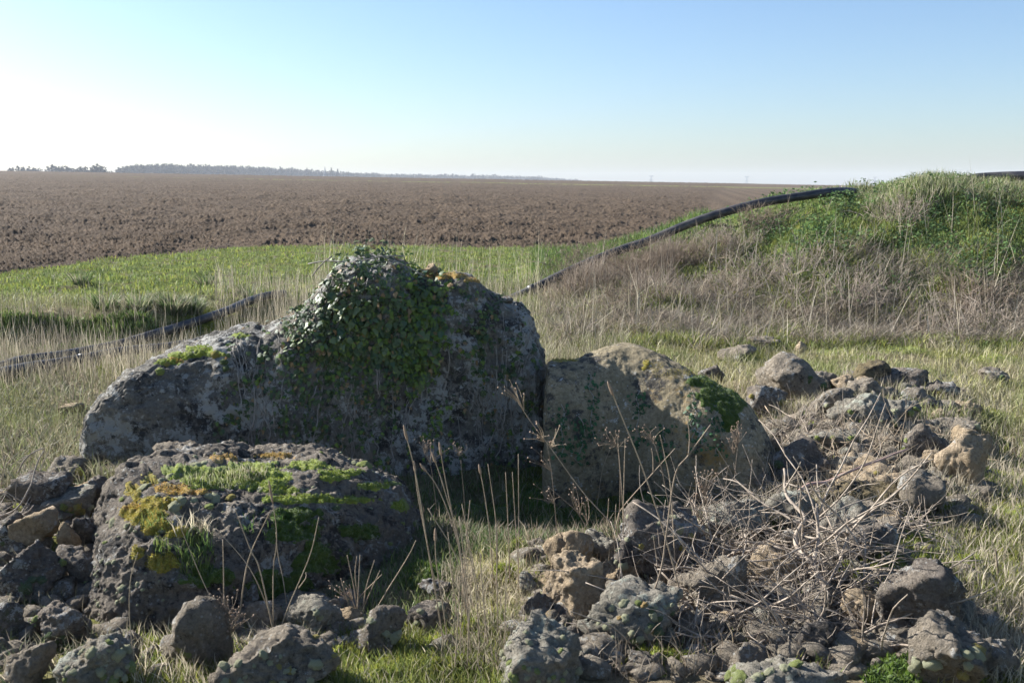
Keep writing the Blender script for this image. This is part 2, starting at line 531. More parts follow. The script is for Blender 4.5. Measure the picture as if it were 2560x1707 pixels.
f = link('ploughed_field', np_mesh('ploughed_field', np.stack([x, y, z], 1), Ff, False, np.clip(soil, 0.01, 1)), mf)
tag(f, 'brown ploughed field of rough clods reaching the horizon', None, None, 'structure')

# ------------------------------------------------------------------ far woods
def crown_quads(n, rx, rz, zc, size, rng, squash=1.0):
    """n small twig clumps inside an ellipsoid, each a crooked quad"""
    d = rng.normal(size=(n, 3)); d /= np.linalg.norm(d, axis=1)[:, None]
    r = rng.random(n) ** 0.45
    c = d * r[:, None] * np.array([rx, rx, rz])
    c[:, 2] += zc
    a = rng.normal(size=(n, 3)); a /= np.linalg.norm(a, axis=1)[:, None]
    b_ = np.cross(a, rng.normal(size=(n, 3))); b_ /= np.linalg.norm(b_, axis=1)[:, None]
    s = size * (0.5 + rng.random(n))[:, None]
    V = np.stack([c - a * s, c + b_ * s * 0.8, c + a * s, c - b_ * s * 0.8], 1).reshape(-1, 3)
    F = np.arange(4 * n).reshape(-1, 4)
    return V, F

rngT = np.random.default_rng(21)
TREE_C = np.array([0.085, 0.075, 0.062])
wood = []
top_px = [296, 330, 420, 520, 620, 690, 740, 800, 860, 900, 1000, 1120, 1250, 1350, 1420, 1500]
top_row = [422, 413, 411, 414, 417, 421, 423, 428, 430, 433, 436, 437, 440, 443, 449, 457]
for k in range(430):
    px = 296 + 1204 * (k + rngT.random()) / 430
    D = np.interp(px, [296, 800, 1500], [900, 1250, 1700]) + rngT.random() * 120
    top = at(px, np.interp(px, top_px, top_row) + rngT.normal() * 1.6, D)
    zg = hz(top[0], D)
    hgt = max(4.0, top[2] - zg)
    V, F = crown_quads(130, hgt * 0.30 + rngT.random() * 2, hgt * 0.36, hgt * 0.64, 1.15, rngT)
    V2, F2 = crown_quads(50, hgt * 0.30, hgt * 0.22, hgt * 0.22, 1.4, rngT)
    V, F = join([(V, F), (V2, F2)])
    wood.append((V + np.array([top[0], D, zg]), F))
V, F = join(wood)
tc_ = np.repeat(TREE_C[None] * (0.8 + 0.5 * rngT.random((len(V) // 4, 1))), 4, axis=0)
w = link('far_wood', np_mesh('far_wood', V, F, False, tc_), M['far_tree'])
tag(w, 'long hazy wood of bare trees along the horizon', None, None, 'stuff')

def far_tree(px, row, D, wide, label, group, shape='round', n=110):
    top = at(px, row, D); zg = hz(top[0], D); hgt = top[2] - zg
    root = empty('bare_tree', (top[0], D, zg), label, 'tree', group)
    if shape == 'conifer':
        V, F = crown_quads(n, 1, 1, 0, 0.8, rngT)
        t = rngT.random(n); th = rngT.random(n) * 6.28
        cen = np.stack([np.cos(th) * wide * (1 - t), np.sin(th) * wide * (1 - t), hgt * (0.2 + 0.8 * t)], 1)
        V = V - V.reshape(-1, 4, 3).mean(1).repeat(4, axis=0) + cen.repeat(4, axis=0)
    else:
        V, F = crown_quads(n, wide, hgt * 0.40, hgt * 0.60, 0.95, rngT)
        lump = rngT.normal(size=(5, 3)) * np.array([wide * .5, wide * .5, hgt * .15])
    cc = np.repeat(TREE_C[None] * (0.8 + 0.5 * rngT.random((len(V) // 4, 1))), 4, axis=0)
    link('crown', np_mesh('crown', V, F, False, cc), M['far_tree'], root)
    tv, tf = tube([(0, 0, -0.3), (0.1, 0, hgt * 0.35), (0.0, 0.1, hgt * 0.8)], [hgt * .035, hgt * .025, hgt * .008], 5)
    link('trunk', np_mesh('trunk', tv, tf), M['dark_wood'], root)
    return root

for pxs, rows, lab, grp in (
    ((28, 47, 58, 72, 86, 97), (417, 414, 418, 416, 419, 420), 'bare hazy tree in the small leftmost copse on the horizon', 'trees of the leftmost horizon copse'),
    ((120, 130, 140, 150, 160, 170, 179), (415, 413, 415, 416, 413, 416, 420), 'bare hazy tree in the copse second from left on the horizon', 'trees of the second horizon copse'),
    ((194, 203, 213, 224, 234, 242, 249, 257), (419, 416, 416, 416, 413, 411, 412, 414), 'bare hazy tree in the copse just left of the long wood', 'trees of the third horizon copse')):
    for p_, r_ in zip(pxs, rows):
        far_tree(p_, r_, 760 + 40 * rngT.random(), 2.3 + 1.2 * rngT.random(), lab, grp)
far_tree(767, 418, 1150, 2.6, 'tall round-headed tree standing above the edge of the long wood', None)
far_tree(828, 420, 1150, 3.2, 'dark pointed conifer standing above the wood right of the thin spire', None, 'conifer', 160)
far_tree(844, 423, 1150, 3.0, 'broad conifer just right of the pointed one above the wood', None, 'conifer', 160)
far_tree(702, 415, 1120, 2.6, 'taller bare tree rising over the long wood left of the round-headed tree', None)
far_tree(276, 428, 800, 3.4, 'low round tree alone in the gap before the long wood', None)
sp = at(812, 416, 1150); zg = hz(sp[0], 1150); hh = sp[2] - zg
root = empty('church_spire', (sp[0], 1150, zg), 'thin grey spire standing above the distant wood', 'spire')
tv, tf = tube([(0, 0, -0.5), (0, 0, hh * 0.55)], [2.0, 1.9], 4); link('tower', np_mesh('tower', tv, tf, False), M['steel'], root)
tv, tf = tube([(0, 0, hh * 0.55), (0, 0, hh * 0.62), (0, 0, hh)], [1.9, 1.2, 0.12], 8); link('steeple', np_mesh('steeple', tv, tf, False), M['steel'], root)

# ------------------------------------------------------------------ pylons
def pylon(px, row, D, label):
    top = at(px, row, D); zg = hz(top[0], D); H = top[2] - zg
    root = empty('pylon', (top[0], D, zg), label, 'pylon', 'power line pylons on the horizon')
    bars = []
    w0, w1, hw = 3.2, 0.9, H * 0.62
    for sx in (-1, 1):
        for sy in (-1, 1):
            leg = tube([(sx * w0, sy * w0, 0), (sx * w1, sy * w1, hw), (sx * w1, sy * w1, H)], 0.22, 4)
            link('leg', np_mesh('leg', *leg, False), M['steel'], root)
    nseg = 9
    for q in range(nseg):
        z0, z1 = H * q / nseg, H * (q + 1) / nseg
        a0 = np.interp(z0, [0, hw, H], [w0, w1, w1]); a1 = np.interp(z1, [0, hw, H], [w0, w1, w1])
        for s in (-1, 1):
            bars.append(tube([(-a0, s * a0, z0), (a1, s * a1, z1)], 0.12, 3, False)); bars.append(tube([(a0, s * a0, z0), (-a1, s * a1, z1)], 0.12, 3, False))
            bars.append(tube([(s * a0, -a0, z0), (s * a1, a1, z1)], 0.12, 3, False))
    link('lattice', np_mesh('lattice', *join(bars), False), M['steel'], root)
    for zz, ww in ((hw, 4.8), (H * 0.97, 5.2)):
        V = [tube([(-ww, 0, zz), (0, 0, zz + 0.9), (ww, 0, zz)], [0.2, 0.35, 0.2], 4), tube([(-ww, 0, zz), (0, 0, zz - 0.5), (ww, 0, zz)], [0.2, 0.3, 0.2], 4)]
        link('cross_arm', np_mesh('cross_arm', *join(V), False), M['steel'], root)
    for s in (-1, 1):
        link('horn', np_mesh('horn', *tube([(s * 1.2, 0, H * 0.97), (s * 4.2, 0, H * 1.07)], 0.18, 4), False), M['steel'], root)
pylon(1628, 440, 2000, 'leftmost grey lattice pylon on the horizon above the ploughed field')
pylon(1867, 442, 2200, 'middle lattice pylon on the horizon, left of the grassy bank')
pylon(2188, 443, 2300, 'rightmost lattice pylon, seen just over the edge of the grassy bank')

# ------------------------------------------------------------------ pipes
def pipe(pts, r, label, n=60, collar=()):
    P = smooth_path(pts, n)
    V, F = tube(P, r, 14, False)
    inner, Fi = tube(P[[0, 1]], r * 0.82, 14, False)
    inner2, Fi2 = tube(P[[-2, -1]], r * 0.82, 14, False)
    root = link('plastic_pipe', np_mesh('plastic_pipe', *join([(V, F), (inner, Fi[:, ::-1]), (inner2, Fi2[:, ::-1])])), M['pipe'])
    tag(root, label, 'pipe')
    for k in collar:
        cv, cf = tube([P[k] + (P[k] - P[k + 1]) * .3, P[k] + (P[k + 1] - P[k]) * .6], r * 1.13, 14)
        link('joint_collar', np_mesh('joint_collar', cv, cf), M['pipe'], root)
    return root

pr = 0.066
ppx = [(1215, 768, 14.6), (1290, 742, 14.5), (1400, 689, 14.6), (1480, 653, 14.8), (1560, 622, 15.0), (1625, 601, 15.0), (1710, 565, 15.0), (1790, 537, 15.0), (1900, 508, 15.0), (2010, 490, 15.1), (2085, 480, 15.3), (2140, 482, 15.6), (2200, 500, 15.8)]
pipe([at(*q) for q in ppx], pr, 'long black plastic pipe running up the left shoulder of the grassy bank', 90, (10,))
pipe([at(2390, 456, 15.7), at(2440, 446, 15.6), at(2500, 442, 15.5), at(2570, 440, 15.3), at(2700, 437, 14.9)], pr + 0.01, 'short stretch of black pipe on top of the grassy bank at right', 30)
def on_ground(px, py, dz):
    g_ = ground(px, py); return g_ + np.array([0, 0, dz])
fp = [(-60, 962), (0, 945), (81, 928), (129, 922), (200, 910), (245, 901), (307, 889), (404, 880), (452, 873), (520, 862), (600, 850)]
pipe([on_ground(a, b_ + 6, 0.07) for a, b_ in fp], 0.046, 'nearer black pipe lying in the dry grass left of the ivy covered stone', 60, (24,))
bp = [(-60, 940), (0, 930), (58, 913), (162, 899), (239, 884), (307, 868), (388, 845), (452, 826), (565, 787), (614, 765), (665, 748), (711, 742)]
Yb = [9.0, 9.2, 9.5, 9.8, 10.05, 10.25, 10.5, 10.9, 12.2, 13.2, 14.2, 14.6]
pipe([on_ground(a, b_ + 4, 0.06) for a, b_ in bp], 0.05, 'farther black pipe lying behind the other one in the dry grass', 70)
pipe([at(1120, 697, 17.2), at(1195, 690, 17.4), at(1250, 687, 17.5), at(1300, 685, 17.6), at(1370, 684, 17.8)], 0.06, 'thin length of black pipe lying in the green strip behind the ivy covered stone', 20)

# ------------------------------------------------------------------ large stones
def vnormals(V, F):
    fn = np.cross(V[F[:, 2]] - V[F[:, 0]], V[F[:, 3 if F.shape[1] == 4 else 1]] - V[F[:, 1 if F.shape[1] == 4 else 0]])
    n = np.zeros_like(V)
    for k in range(F.shape[1]):
        np.add.at(n, F[:, k], fn)
    return n / (np.linalg.norm(n, axis=1)[:, None] + 1e-12)

def ridge_rock(prof, front, back, ns, nj, e1, e2, seed, amps, lean=0.0, end_pow=0.4):
    P = np.array([at(*q) for q in prof])
    # even arc length resampling
    D = smooth_path(P, 900)
    L = np.concatenate([[0], np.cumsum(np.linalg.norm(np.diff(D, axis=0), axis=1))])
    S = np.stack([np.interp(np.linspace(0, L[-1], ns), L, D[:, k]) for k in range(3)], 1)
    z0 = terrain(S[:, 0], S[:, 1]) - 0.15
    H = np.maximum(S[:, 2] - z0, 0.01)
    wd = np.clip(H / (0.55 * H.max()), 0, 1) ** end_pow
    u = np.linspace(0, 1, ns)
    fr = np.interp(u, np.linspace(0, 1, len(front)), front) * wd
    bk = np.interp(u, np.linspace(0, 1, len(back)), back) * wd
    t = np.linspace(0, math.pi, nj)
    c, s = np.cos(t), np.sin(t)
    cy = np.sign(c) * np.abs(c) ** e1; sz = np.abs(s) ** e2
    Yo = np.where(cy[None] > 0, -fr[:, None] * cy[None], -bk[:, None] * cy[None])
    Y = S[:, 1][:, None] + Yo + lean * H[:, None] * (1 - sz[None])
    X = S[:, 0][:, None] + (S[:, 0] / S[:, 1])[:, None] * (Y - S[:, 1][:, None])
    Z = z0[:, None] + H[:, None] * sz[None]
    V = np.stack([X, Y, Z], -1).reshape(-1, 3)
    i = np.arange(ns - 1)[:, None] * nj; j = np.arange(nj - 1)[None]
    F = np.stack([i + j, i + j + 1, i + nj + j + 1, i + nj + j], -1).reshape(-1, 4)
    n = vnormals(V, F)
    ctr = V.mean(0)
    if ((V - ctr) * n).sum(1).mean() < 0:
        F = F[:, ::-1]; n = -n
    q = V + seed * 3.7
    d = amps[0] * fbm(q * 1.6, 3) + amps[1] * (billow(q * 4.5, 3) - 0.4) + amps[2] * fbm(q * 14, 4, 0.62) - amps[3] * (ss(0.22, 0.55, perlin(q * 11)) + 0.7 * ss(0.2, 0.5, perlin(q * 23 + 4))) * ss(-0.3, 0.2, perlin(q * 2.5 + 2))
    V = V + n * d[:, None]
    return V, F

class Rock:
    def __init__(self, V, F, name, mat, label, cat, parent=None, group=None):
        self.V, self.F = V, F
        o = V.mean(0).copy(); o[2] = V[:, 2].min()
        self.org = o
        self.ob = link(name, np_mesh(name, V - o, F), mat, parent, o)
        tag(self.ob, label, cat, group)
        self.bvh = BVHTree.FromPolygons([tuple(q) for q in V], [tuple(int(k) for k in q) for q in F])
        self.n = vnormals(V, F)
    def hit(self, px, py):
        loc, nor, idx, d = self.bvh.ray_cast(Vector((0, 0, EYE)), Vector(ray(px, py)).normalized())
        if loc is None: return None
        if nor.dot(Vector(ray(px, py))) > 0: nor = -nor
        return loc, nor

ivy_prof = [(203, 1260, 5.72), (202, 1150, 5.74), (212, 1060, 5.78), (245, 1005, 5.84), (300, 950, 5.92), (385, 900, 6.05), (470, 862, 6.2), (560, 835, 6.25),
            (625, 818, 6.3), (655, 826, 6.3), (690, 812, 6.3), (745, 783, 6.32), (795, 728, 6.35), (835, 675, 6.35), (885, 645, 6.35), (950, 640, 6.36), (1000, 652, 6.36),
            (1035, 685, 6.38), (1075, 683, 6.4), (1140, 682, 6.4), (1180, 695, 6.42), (1225, 735, 6.45), (1265, 757, 6.45), (1305, 768, 6.45), (1328, 800, 6.45),
            (1342, 850, 6.42), (1358, 910, 6.4), (1363, 980, 6.36), (1366, 1060, 6.33), (1368, 1180, 6.3)]
V, F = ridge_rock(ivy_prof, [0.0, 0.10, 0.26, 0.42, 0.46, 0.46, 0.45, 0.44, 0.40, 0.34, 0.24], [0.3, 0.4, 0.45, 0.45, 0.35, 0.3], 340, 170, 0.62, 0.55, 1.0, (0.045, 0.012, 0.018, 0.014))
STONE = Rock(V, F, 'standing_stone', M['big_rock'], 'large ivy covered grey standing stone in the centre of the photo', 'standing stone')

sand_prof = [(1362, 1240, 6.0), (1363, 1100, 6.0), (1364, 1000, 6.0), (1366, 925, 6.0), (1372, 905, 6.0), (1400, 902, 6.02), (1440, 902, 6.06), (1478, 890, 6.12), (1515, 872, 6.18), (1540, 862, 6.22), (1575, 860, 6.22), (1610, 866, 6.18),
             (1650, 882, 6.1), (1690, 906, 6.02), (1735, 936, 5.94), (1790, 970, 5.86), (1840, 1000, 5.8), (1880, 1040, 5.75), (1910, 1090, 5.72), (1930, 1140, 5.7), (1942, 1230, 5.68)]
V, F = ridge_rock(sand_prof, [0.08, 0.16, 0.40, 0.52, 0.46, 0.34, 0.22], [0.2, 0.3, 0.4, 0.4, 0.3, 0.25], 280, 160, 0.8, 0.95, 2.2, (0.028, 0.008, 0.008, 0.004))
SAND = Rock(V, F, 'fallen_stone', M['sandstone'], 'smooth sandy brown stone with a green moss patch, right of the ivy covered stone', 'standing stone')

bou_prof = [(228, 1690, 4.05), (230, 1590, 4.08), (233, 1490, 4.12), (242, 1400, 4.2), (256, 1310, 4.28), (280, 1240, 4.36), (330, 1188, 4.45), (410, 1158, 4.55), (500, 1147, 4.62), (600, 1140, 4.7),
            (700, 1135, 4.78), (790, 1136, 4.82), (870, 1162, 4.86), (950, 1196, 4.88), (1005, 1235, 4.88), (1040, 1285, 4.86), (1058, 1340, 4.84), (1066, 1400, 4.83), (1070, 1490, 4.83)]
V, F = ridge_rock(bou_prof, [0.0, 0.18, 0.46, 0.74, 0.92, 0.90, 0.80, 0.68, 0.55, 0.43, 0.32], [0.3, 0.4, 0.45, 0.45, 0.4, 0.3], 380, 230, 0.62, 0.60, 3.3, (0.055, 0.009, 0.019, 0.024), end_pow=0.2)
BOULDER = Rock(V, F, 'mossy_boulder', M['boulder'], 'large pitted boulder with orange and green moss on top, in the left foreground', 'boulder')

# ------------------------------------------------------------------ moss grown over a stone: sheets that follow its surface, and cushions
def moss_sheet(rock, ells, thick, mat, seed=0, name='moss_patch', label=None):
    px, py = proj(rock.V)
    w = np.full(len(rock.V), -9.0)
    for (cx, cy, rx, ry) in ells:
        w = np.maximum(w, 1.45 - np.hypot((px - cx) / rx, (py - cy) / ry))
    view = rock.V - np.array([0, 0, EYE])
    facing = (rock.n * view).sum(1) < 0.0
    w = w + 0.5 * fbm(rock.V * 15 + seed, 3, 0.55) - 0.15
    w = np.where(facing, w, -1)
    keep = (w[rock.F] > 0.05).any(1) & facing[rock.F].all(1)
    Fk = rock.F[keep]
    if len(Fk) == 0: return
    ids, inv = np.unique(Fk, return_inverse=True)
    ww = np.clip(w[ids], 0, 0.5) / 0.5
    puff = 0.45 + 0.8 * billow(rock.V[ids] * 30 + seed, 2)
    off = -0.006 + thick * ww ** 0.7 * puff
    Vn = rock.V[ids] + rock.n[ids] * off[:, None] + np.array([0, 0, 1]) * (0.25 * off[:, None])
    o = link(name, np_mesh(name, Vn - rock.org, inv.reshape(-1, rock.F.shape[1])), mat, rock.ob)
    if label: o['label'] = label
    o['kind'] = 'stuff'
    # short fuzz of moss leaves
    rf = np.random.default_rng(seed + 100)
    T0 = inv.reshape(-1, rock.F.shape[1]); good = np.where((ww[T0] > 0.25).all(1))[0]
    if len(good):
        nf = min(len(good) * 3, 5000); fi = good[rf.integers(0, len(good), nf)]
        wts = rf.dirichlet(np.ones(T0.shape[1]), nf)[:, :, None]
        P = (Vn[T0[fi]] * wts).sum(1); nn = (rock.n[ids][T0[fi]] * wts).sum(1)
        d = nn + rf.normal(size=(nf, 3)) * 0.55; d /= np.linalg.norm(d, axis=1)[:, None]
        s = np.cross(d, rf.normal(size=(nf, 3))); s /= np.linalg.norm(s, axis=1)[:, None]
        L = (0.006 + 0.010 * rf.random(nf))[:, None]
        Vf = np.stack([P - s * 0.0016, P + s * 0.0016, P + d * L], 1).reshape(-1, 3) - rock.org
        pal = np.array(FUZZ[mat.name]); w3 = rf.dirichlet(np.ones(len(pal)), nf)
        cc = np.repeat(w3 @ pal * (0.7 + 0.7 * rf.random((nf, 1))), 3, 0)
        tag(link('moss_fuzz', np_mesh('moss_fuzz', Vf, np.arange(3 * nf).reshape(-1, 3), False, cc), M['grass'], o), None, None, None, 'stuff')
    return o
FUZZ = {'gold_moss': [(0.31, 0.23, 0.045), (0.26, 0.26, 0.05)], 'orange_moss': [(0.42, 0.24, 0.07), (0.34, 0.27, 0.06)], 'green_moss': [(0.15, 0.21, 0.025), (0.26, 0.29, 0.04)], 'dark_moss': [(0.05, 0.09, 0.015), (0.11, 0.15, 0.02)], 'pale_moss': [(0.35, 0.35, 0.2)]}

def cushion_mesh(seed, flat):
    bm = bmesh.new(); bmesh.ops.create_icosphere(bm, subdivisions=3, radius=1)
    V = np.array([q.co[:] for q in bm.verts]); F = np.array([[k.index for k in f_.verts] for f_ in bm.faces]); bm.free()
    V *= (1 + 0.34 * fbm(V * 1.6 + seed, 2) + 0.22 * (billow(V * 4 + seed, 2) - 0.4))[:, None]
    V[:, 2] = np.where(V[:, 2] < -0.35, -0.35, V[:, 2]) * flat
    return np_mesh('moss_cushion', V, F)
CUSH = {}
def cushion(rock, px, py, rpx, kind, rng):
    h = rock.hit(px, py)
    if h is None: return
    loc, nor = h
    key = (kind, int(rng.integers(3)))
    if key not in CUSH:
        CUSH[key] = cushion_mesh(key[1] * 5 + 1, 0.55); CUSH[key].materials.append(M[kind])
    o = bpy.data.objects.new('moss_cushion', CUSH[key])
    nn = (nor + Vector((0, 0, 0.5))).normalized()
    dist = (loc - Vector((0, 0, EYE))).length
    s = rpx * dist / FPX
    q = nn.to_track_quat('Z', 'Y') @ Quaternion((0, 0, 1), rng.random() * 6.28)
    o.rotation_mode = 'QUATERNION'; o.rotation_quaternion = q
    o.scale = (s * (0.9 + 0.4 * rng.random()), s, s)
    o.location = loc - Vector(rock.org)
    COL.objects.link(o); o.parent = rock.ob
    return o

def visible_cushions(rock, n, kinds, rmin, rmax, rng, box=None, up=0.1):
    px, py = proj(rock.V)
    view = rock.V - np.array([0, 0, EYE])
    ok = ((rock.n * view).sum(1) < 0) & (rock.n[:, 2] > up) & (px > -20) & (px < 2580) & (py < 1720)
    if box: ok &= (px > box[0]) & (px < box[2]) & (py > box[1]) & (py < box[3])
    ids = np.where(ok)[0]
    if len(ids) == 0: return
    for i in rng.choice(ids, min(n, len(ids)), replace=False):
        cushion(rock, px[i], py[i], rmin + (rmax - rmin) * rng.random() ** 2, kinds[int(rng.integers(len(kinds)))], rng)

rngM = np.random.default_rng(5)
# boulder: golden and orange sheets over the top, green ones to the right
moss_sheet(BOULDER, [(400, 1258, 60, 16), (355, 1285, 48, 26), (330, 1228, 20, 16), (395, 1318, 40, 20), (372, 1200, 24, 12), (412, 1405, 44, 22), (345, 1382, 16, 16), (440, 1330, 30, 14)], 0.013, M['gold_moss'], 1, label='golden moss on the left top of the boulder')
moss_sheet(BOULDER, [(430, 1222, 46, 13), (330, 1268, 26, 9), (480, 1230, 40, 8), (560, 1147, 34, 9), (690, 1140, 40, 7)], 0.014, M['orange_moss'], 2, label='bright orange moss on the boulder')
moss_sheet(BOULDER, [(520, 1205, 70, 16), (600, 1195, 50, 12), (690, 1200, 34, 18), (745, 1248, 100, 10), (680, 1185, 40, 12), (830, 1195, 40, 10), (455, 1190, 40, 10), (880, 1250, 60, 9), (1000, 1265, 26, 12)], 0.014, M['green_moss'], 3, label='fresh green moss across the top of the boulder')
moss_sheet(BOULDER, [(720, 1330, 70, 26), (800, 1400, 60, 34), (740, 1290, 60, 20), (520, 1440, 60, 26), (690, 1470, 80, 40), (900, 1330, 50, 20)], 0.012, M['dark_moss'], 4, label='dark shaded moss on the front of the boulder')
moss_sheet(BOULDER, [(470, 1175, 60, 10), (565, 1182, 60, 10), (640, 1166, 60, 12), (760, 1163, 60, 10), (850, 1182, 50, 9), (930, 1215, 40, 9), (620, 1215, 46, 10), (700, 1225, 50, 9)], 0.016, M['green_moss'], 12)
for (a, b_, r_, k) in ((284, 1307, 13, 'pale_moss'), (450, 1252, 17, 'pale_moss'), (436, 1268, 15, 'pale_moss'), (485, 1252, 10, 'pale_moss'), (446, 1288, 9, 'pale_moss'), (437, 1283, 8, 'pale_moss'), (330, 1326, 8, 'pale_moss'),
                        (316, 1315, 8, 'pale_moss'), (490, 1164, 13, 'pale_moss'), (508, 1160, 11, 'pale_moss'), (358, 1221, 14, 'pale_moss'), (405, 1200, 9, 'pale_moss'), (452, 1188, 9, 'pale_moss'), (425, 1190, 10, 'pale_moss'), (520, 1240, 10, 'pale_moss'),
                        (536, 1248, 14, 'pale_moss'), (595, 1215, 11, 'pale_moss'), (620, 1219, 8, 'pale_moss'), (577, 1243, 12, 'gold_moss'), (523, 1266, 10, 'green_moss'), (641, 1200, 11, 'green_moss'), (655, 1225, 12, 'pale_moss'),
                        (985, 1211, 14, 'green_moss'), (1010, 1265, 15, 'green_moss'), (910, 1165, 18, 'green_moss'), (885, 1160, 12, 'pale_moss'), (305, 1470, 9, 'pale_moss'), (345, 1460, 8, 'pale_moss'), (300, 1545, 10, 'pale_moss'), (328, 1560, 11, 'pale_moss'),
                        (404, 1327, 8, 'pale_moss'), (350, 1310, 7, 'pale_moss'), (425, 1320, 8, 'gold_moss'), (840, 1270, 9, 'dark_moss'), (790, 1240, 9, 'green_moss')):
    cushion(BOULDER, a, b_, r_, k, rngM)
visible_cushions(BOULDER, 60, ['pale_moss', 'pale_moss', 'pale_moss', 'green_moss'], 3, 7, rngM, (240, 1130, 1050, 1360), 0.35)
visible_cushions(BOULDER, 26, ['pale_moss'], 3, 7, rngM, (235, 1380, 420, 1600), -0.2)
# standing stone: small crest of moss left of the notch, and on the top right
moss_sheet(STONE, [(500, 872, 30, 8), (460, 890, 34, 9), (420, 906, 30, 8), (535, 885, 24, 8), (600, 840, 20, 6)], 0.018, M['green_moss'], 5, label='green moss along the left crest of the stone')
moss_sheet(STONE, [(440, 902, 20, 6), (1110, 690, 50, 8), (1185, 700, 24, 8)], 0.015, M['orange_moss'], 6, label='orange moss on the crest of the stone')
for (a, b_, r_, k) in ((400, 929, 10, 'green_moss'), (418, 910, 9, 'gold_moss'), (448, 898, 8, 'green_moss'), (475, 885, 8, 'green_moss'), (512, 875, 9, 'gold_moss'), (540, 886, 10, 'gold_moss'), (560, 905, 8, 'dark_moss'), (565, 920, 9, 'dark_moss'), (600, 841, 8, 'dark_moss')):
    cushion(STONE, a, b_, r_, k, rngM)
moss_sheet(SAND, [(1752, 955, 28, 14), (1785, 985, 40, 24), (1820, 1010, 34, 26), (1825, 1045, 18, 26), (1800, 965, 26, 14)], 0.022, M['dark_moss'], 7, label='thick green moss patch on the right shoulder of the sandy stone')
moss_sheet(SAND, [(1850, 978, 26, 9), (1740, 925, 14, 6), (1770, 960, 24, 8)], 0.018, M['green_moss'], 8)
moss_sheet(SAND, [(1405, 900, 40, 4), (1615, 905, 9, 8), (1608, 920, 7, 6)], 0.012, M['gold_moss'], 9)
moss_sheet(SAND, [(1690, 934, 46, 12), (1738, 962, 40, 12), (1640, 915, 26, 9)], 0.004, M['gold_moss'], 10, 'lichen_patch', 'thin golden lichen along the lit shoulder of the sandy stone')
# ------------------------------------------------------------------ loose stones
def stone_mesh(seed, dims, sub, kind, tilt):
    rng = np.random.default_rng(seed)
    bm = bmesh.new(); bmesh.ops.create_icosphere(bm, subdivisions=sub, radius=1)
    D = np.array([q.co[:] for q in bm.verts]); F = np.array([[k.index for k in f_.verts] for f_ in bm.faces]); bm.free()
    npl = int(rng.integers(8, 12))
    n = rng.normal(size=(npl, 3)); n /= np.linalg.norm(n, axis=1)[:, None]
    d = 0.5 + 0.26 * rng.random(npl)
    if kind == 'slab':
        n = np.vstack([n, [[0, 0, 1], [0, 0, -1]]]); d = np.concatenate([d, [0.8, 0.8]])
    dots = D @ n.T
    rr = np.where(dots > 0.05, d[None] / np.maximum(dots, 0.05), 9)
    k = 55.0
    r = -np.log(np.exp(-k * np.minimum(rr, 2)).sum(1)) / k
    r = np.minimum(r, 1.15)
    V = D * r[:, None]
    V *= np.array(dims) / 2 / np.abs(V).max(0)
    nrm = vnormals(V, F)
    s = float(np.mean(dims))
    q = V + seed * 2.31
    V = V + nrm * (0.05 * s * fbm(q * 2.2 / s, 3) + 0.030 * s * (billow(q * 4.0 / s, 3) - 0.4) + 0.046 * s * fbm(q * 8 / s, 5, 0.68) - 0.010 * s * ss(0.25, 0.5, perlin(q * 9 / s)))[:, None]
    a = Matrix.Rotation(tilt[0], 3, 'Y') @ Matrix.Rotation(tilt[1], 3, 'X') @ Matrix.Rotation(rng.random() * 6.28 if kind != 'slab' else tilt[2] if len(tilt) > 2 else 0.3, 3, 'Z')
    if kind != 'slab':
        a = Matrix.Rotation(tilt[0], 3, 'Y') @ Matrix.Rotation(tilt[1], 3, 'X')
    V = V @ np.array(a).T
    return V, F

STONES = []
def stone(cx, yb, w, h, mat, label, kind='lump', tilt=(0, 0), sub=None, deep=0.85, lift=0.0, Y=None, cush=None, up=0.25, sheet=None):
    g_ = ground(cx, yb) if Y is None else None
    if Y is not None:
        p = at(cx, yb, Y); g_ = p
    dist = g_[1] / math.cos(PITCH)
    W = w * 1.1 * dist / FPX; Hh = h * 1.06 * dist / FPX
    dims = (W, W * deep, Hh * 1.25)
    if sub is None: sub = 5 if w > 150 else 4 if w > 50 else 3
    V, F = stone_mesh(len(STONES) * 7 + 11, dims, sub, kind, tilt)
    V = V - np.array([(V[:, 0].max() + V[:, 0].min()) / 2, 0, V[:, 2].max()])
    V = V + np.array([g_[0], g_[1] + W * deep * 0.32, g_[2] + Hh + lift])
    r = Rock(V, F, 'stone', M[mat], label, 'stone', None, 'loose stones of the rubble')
    STONES.append(r)
    rng = np.random.default_rng(len(STONES))
    if sheet:
        for (e, th, mm) in sheet: moss_sheet(r, e, th, M[mm], len(STONES))
    if cush:
        n_, kinds, r0, r1 = cush
        visible_cushions(r, n_, kinds, r0, r1, rng, None, up)
    return r

PM, GM, OM, DM, GR = 'pale_moss', 'gold_moss', 'orange_moss', 'dark_moss', 'green_moss'
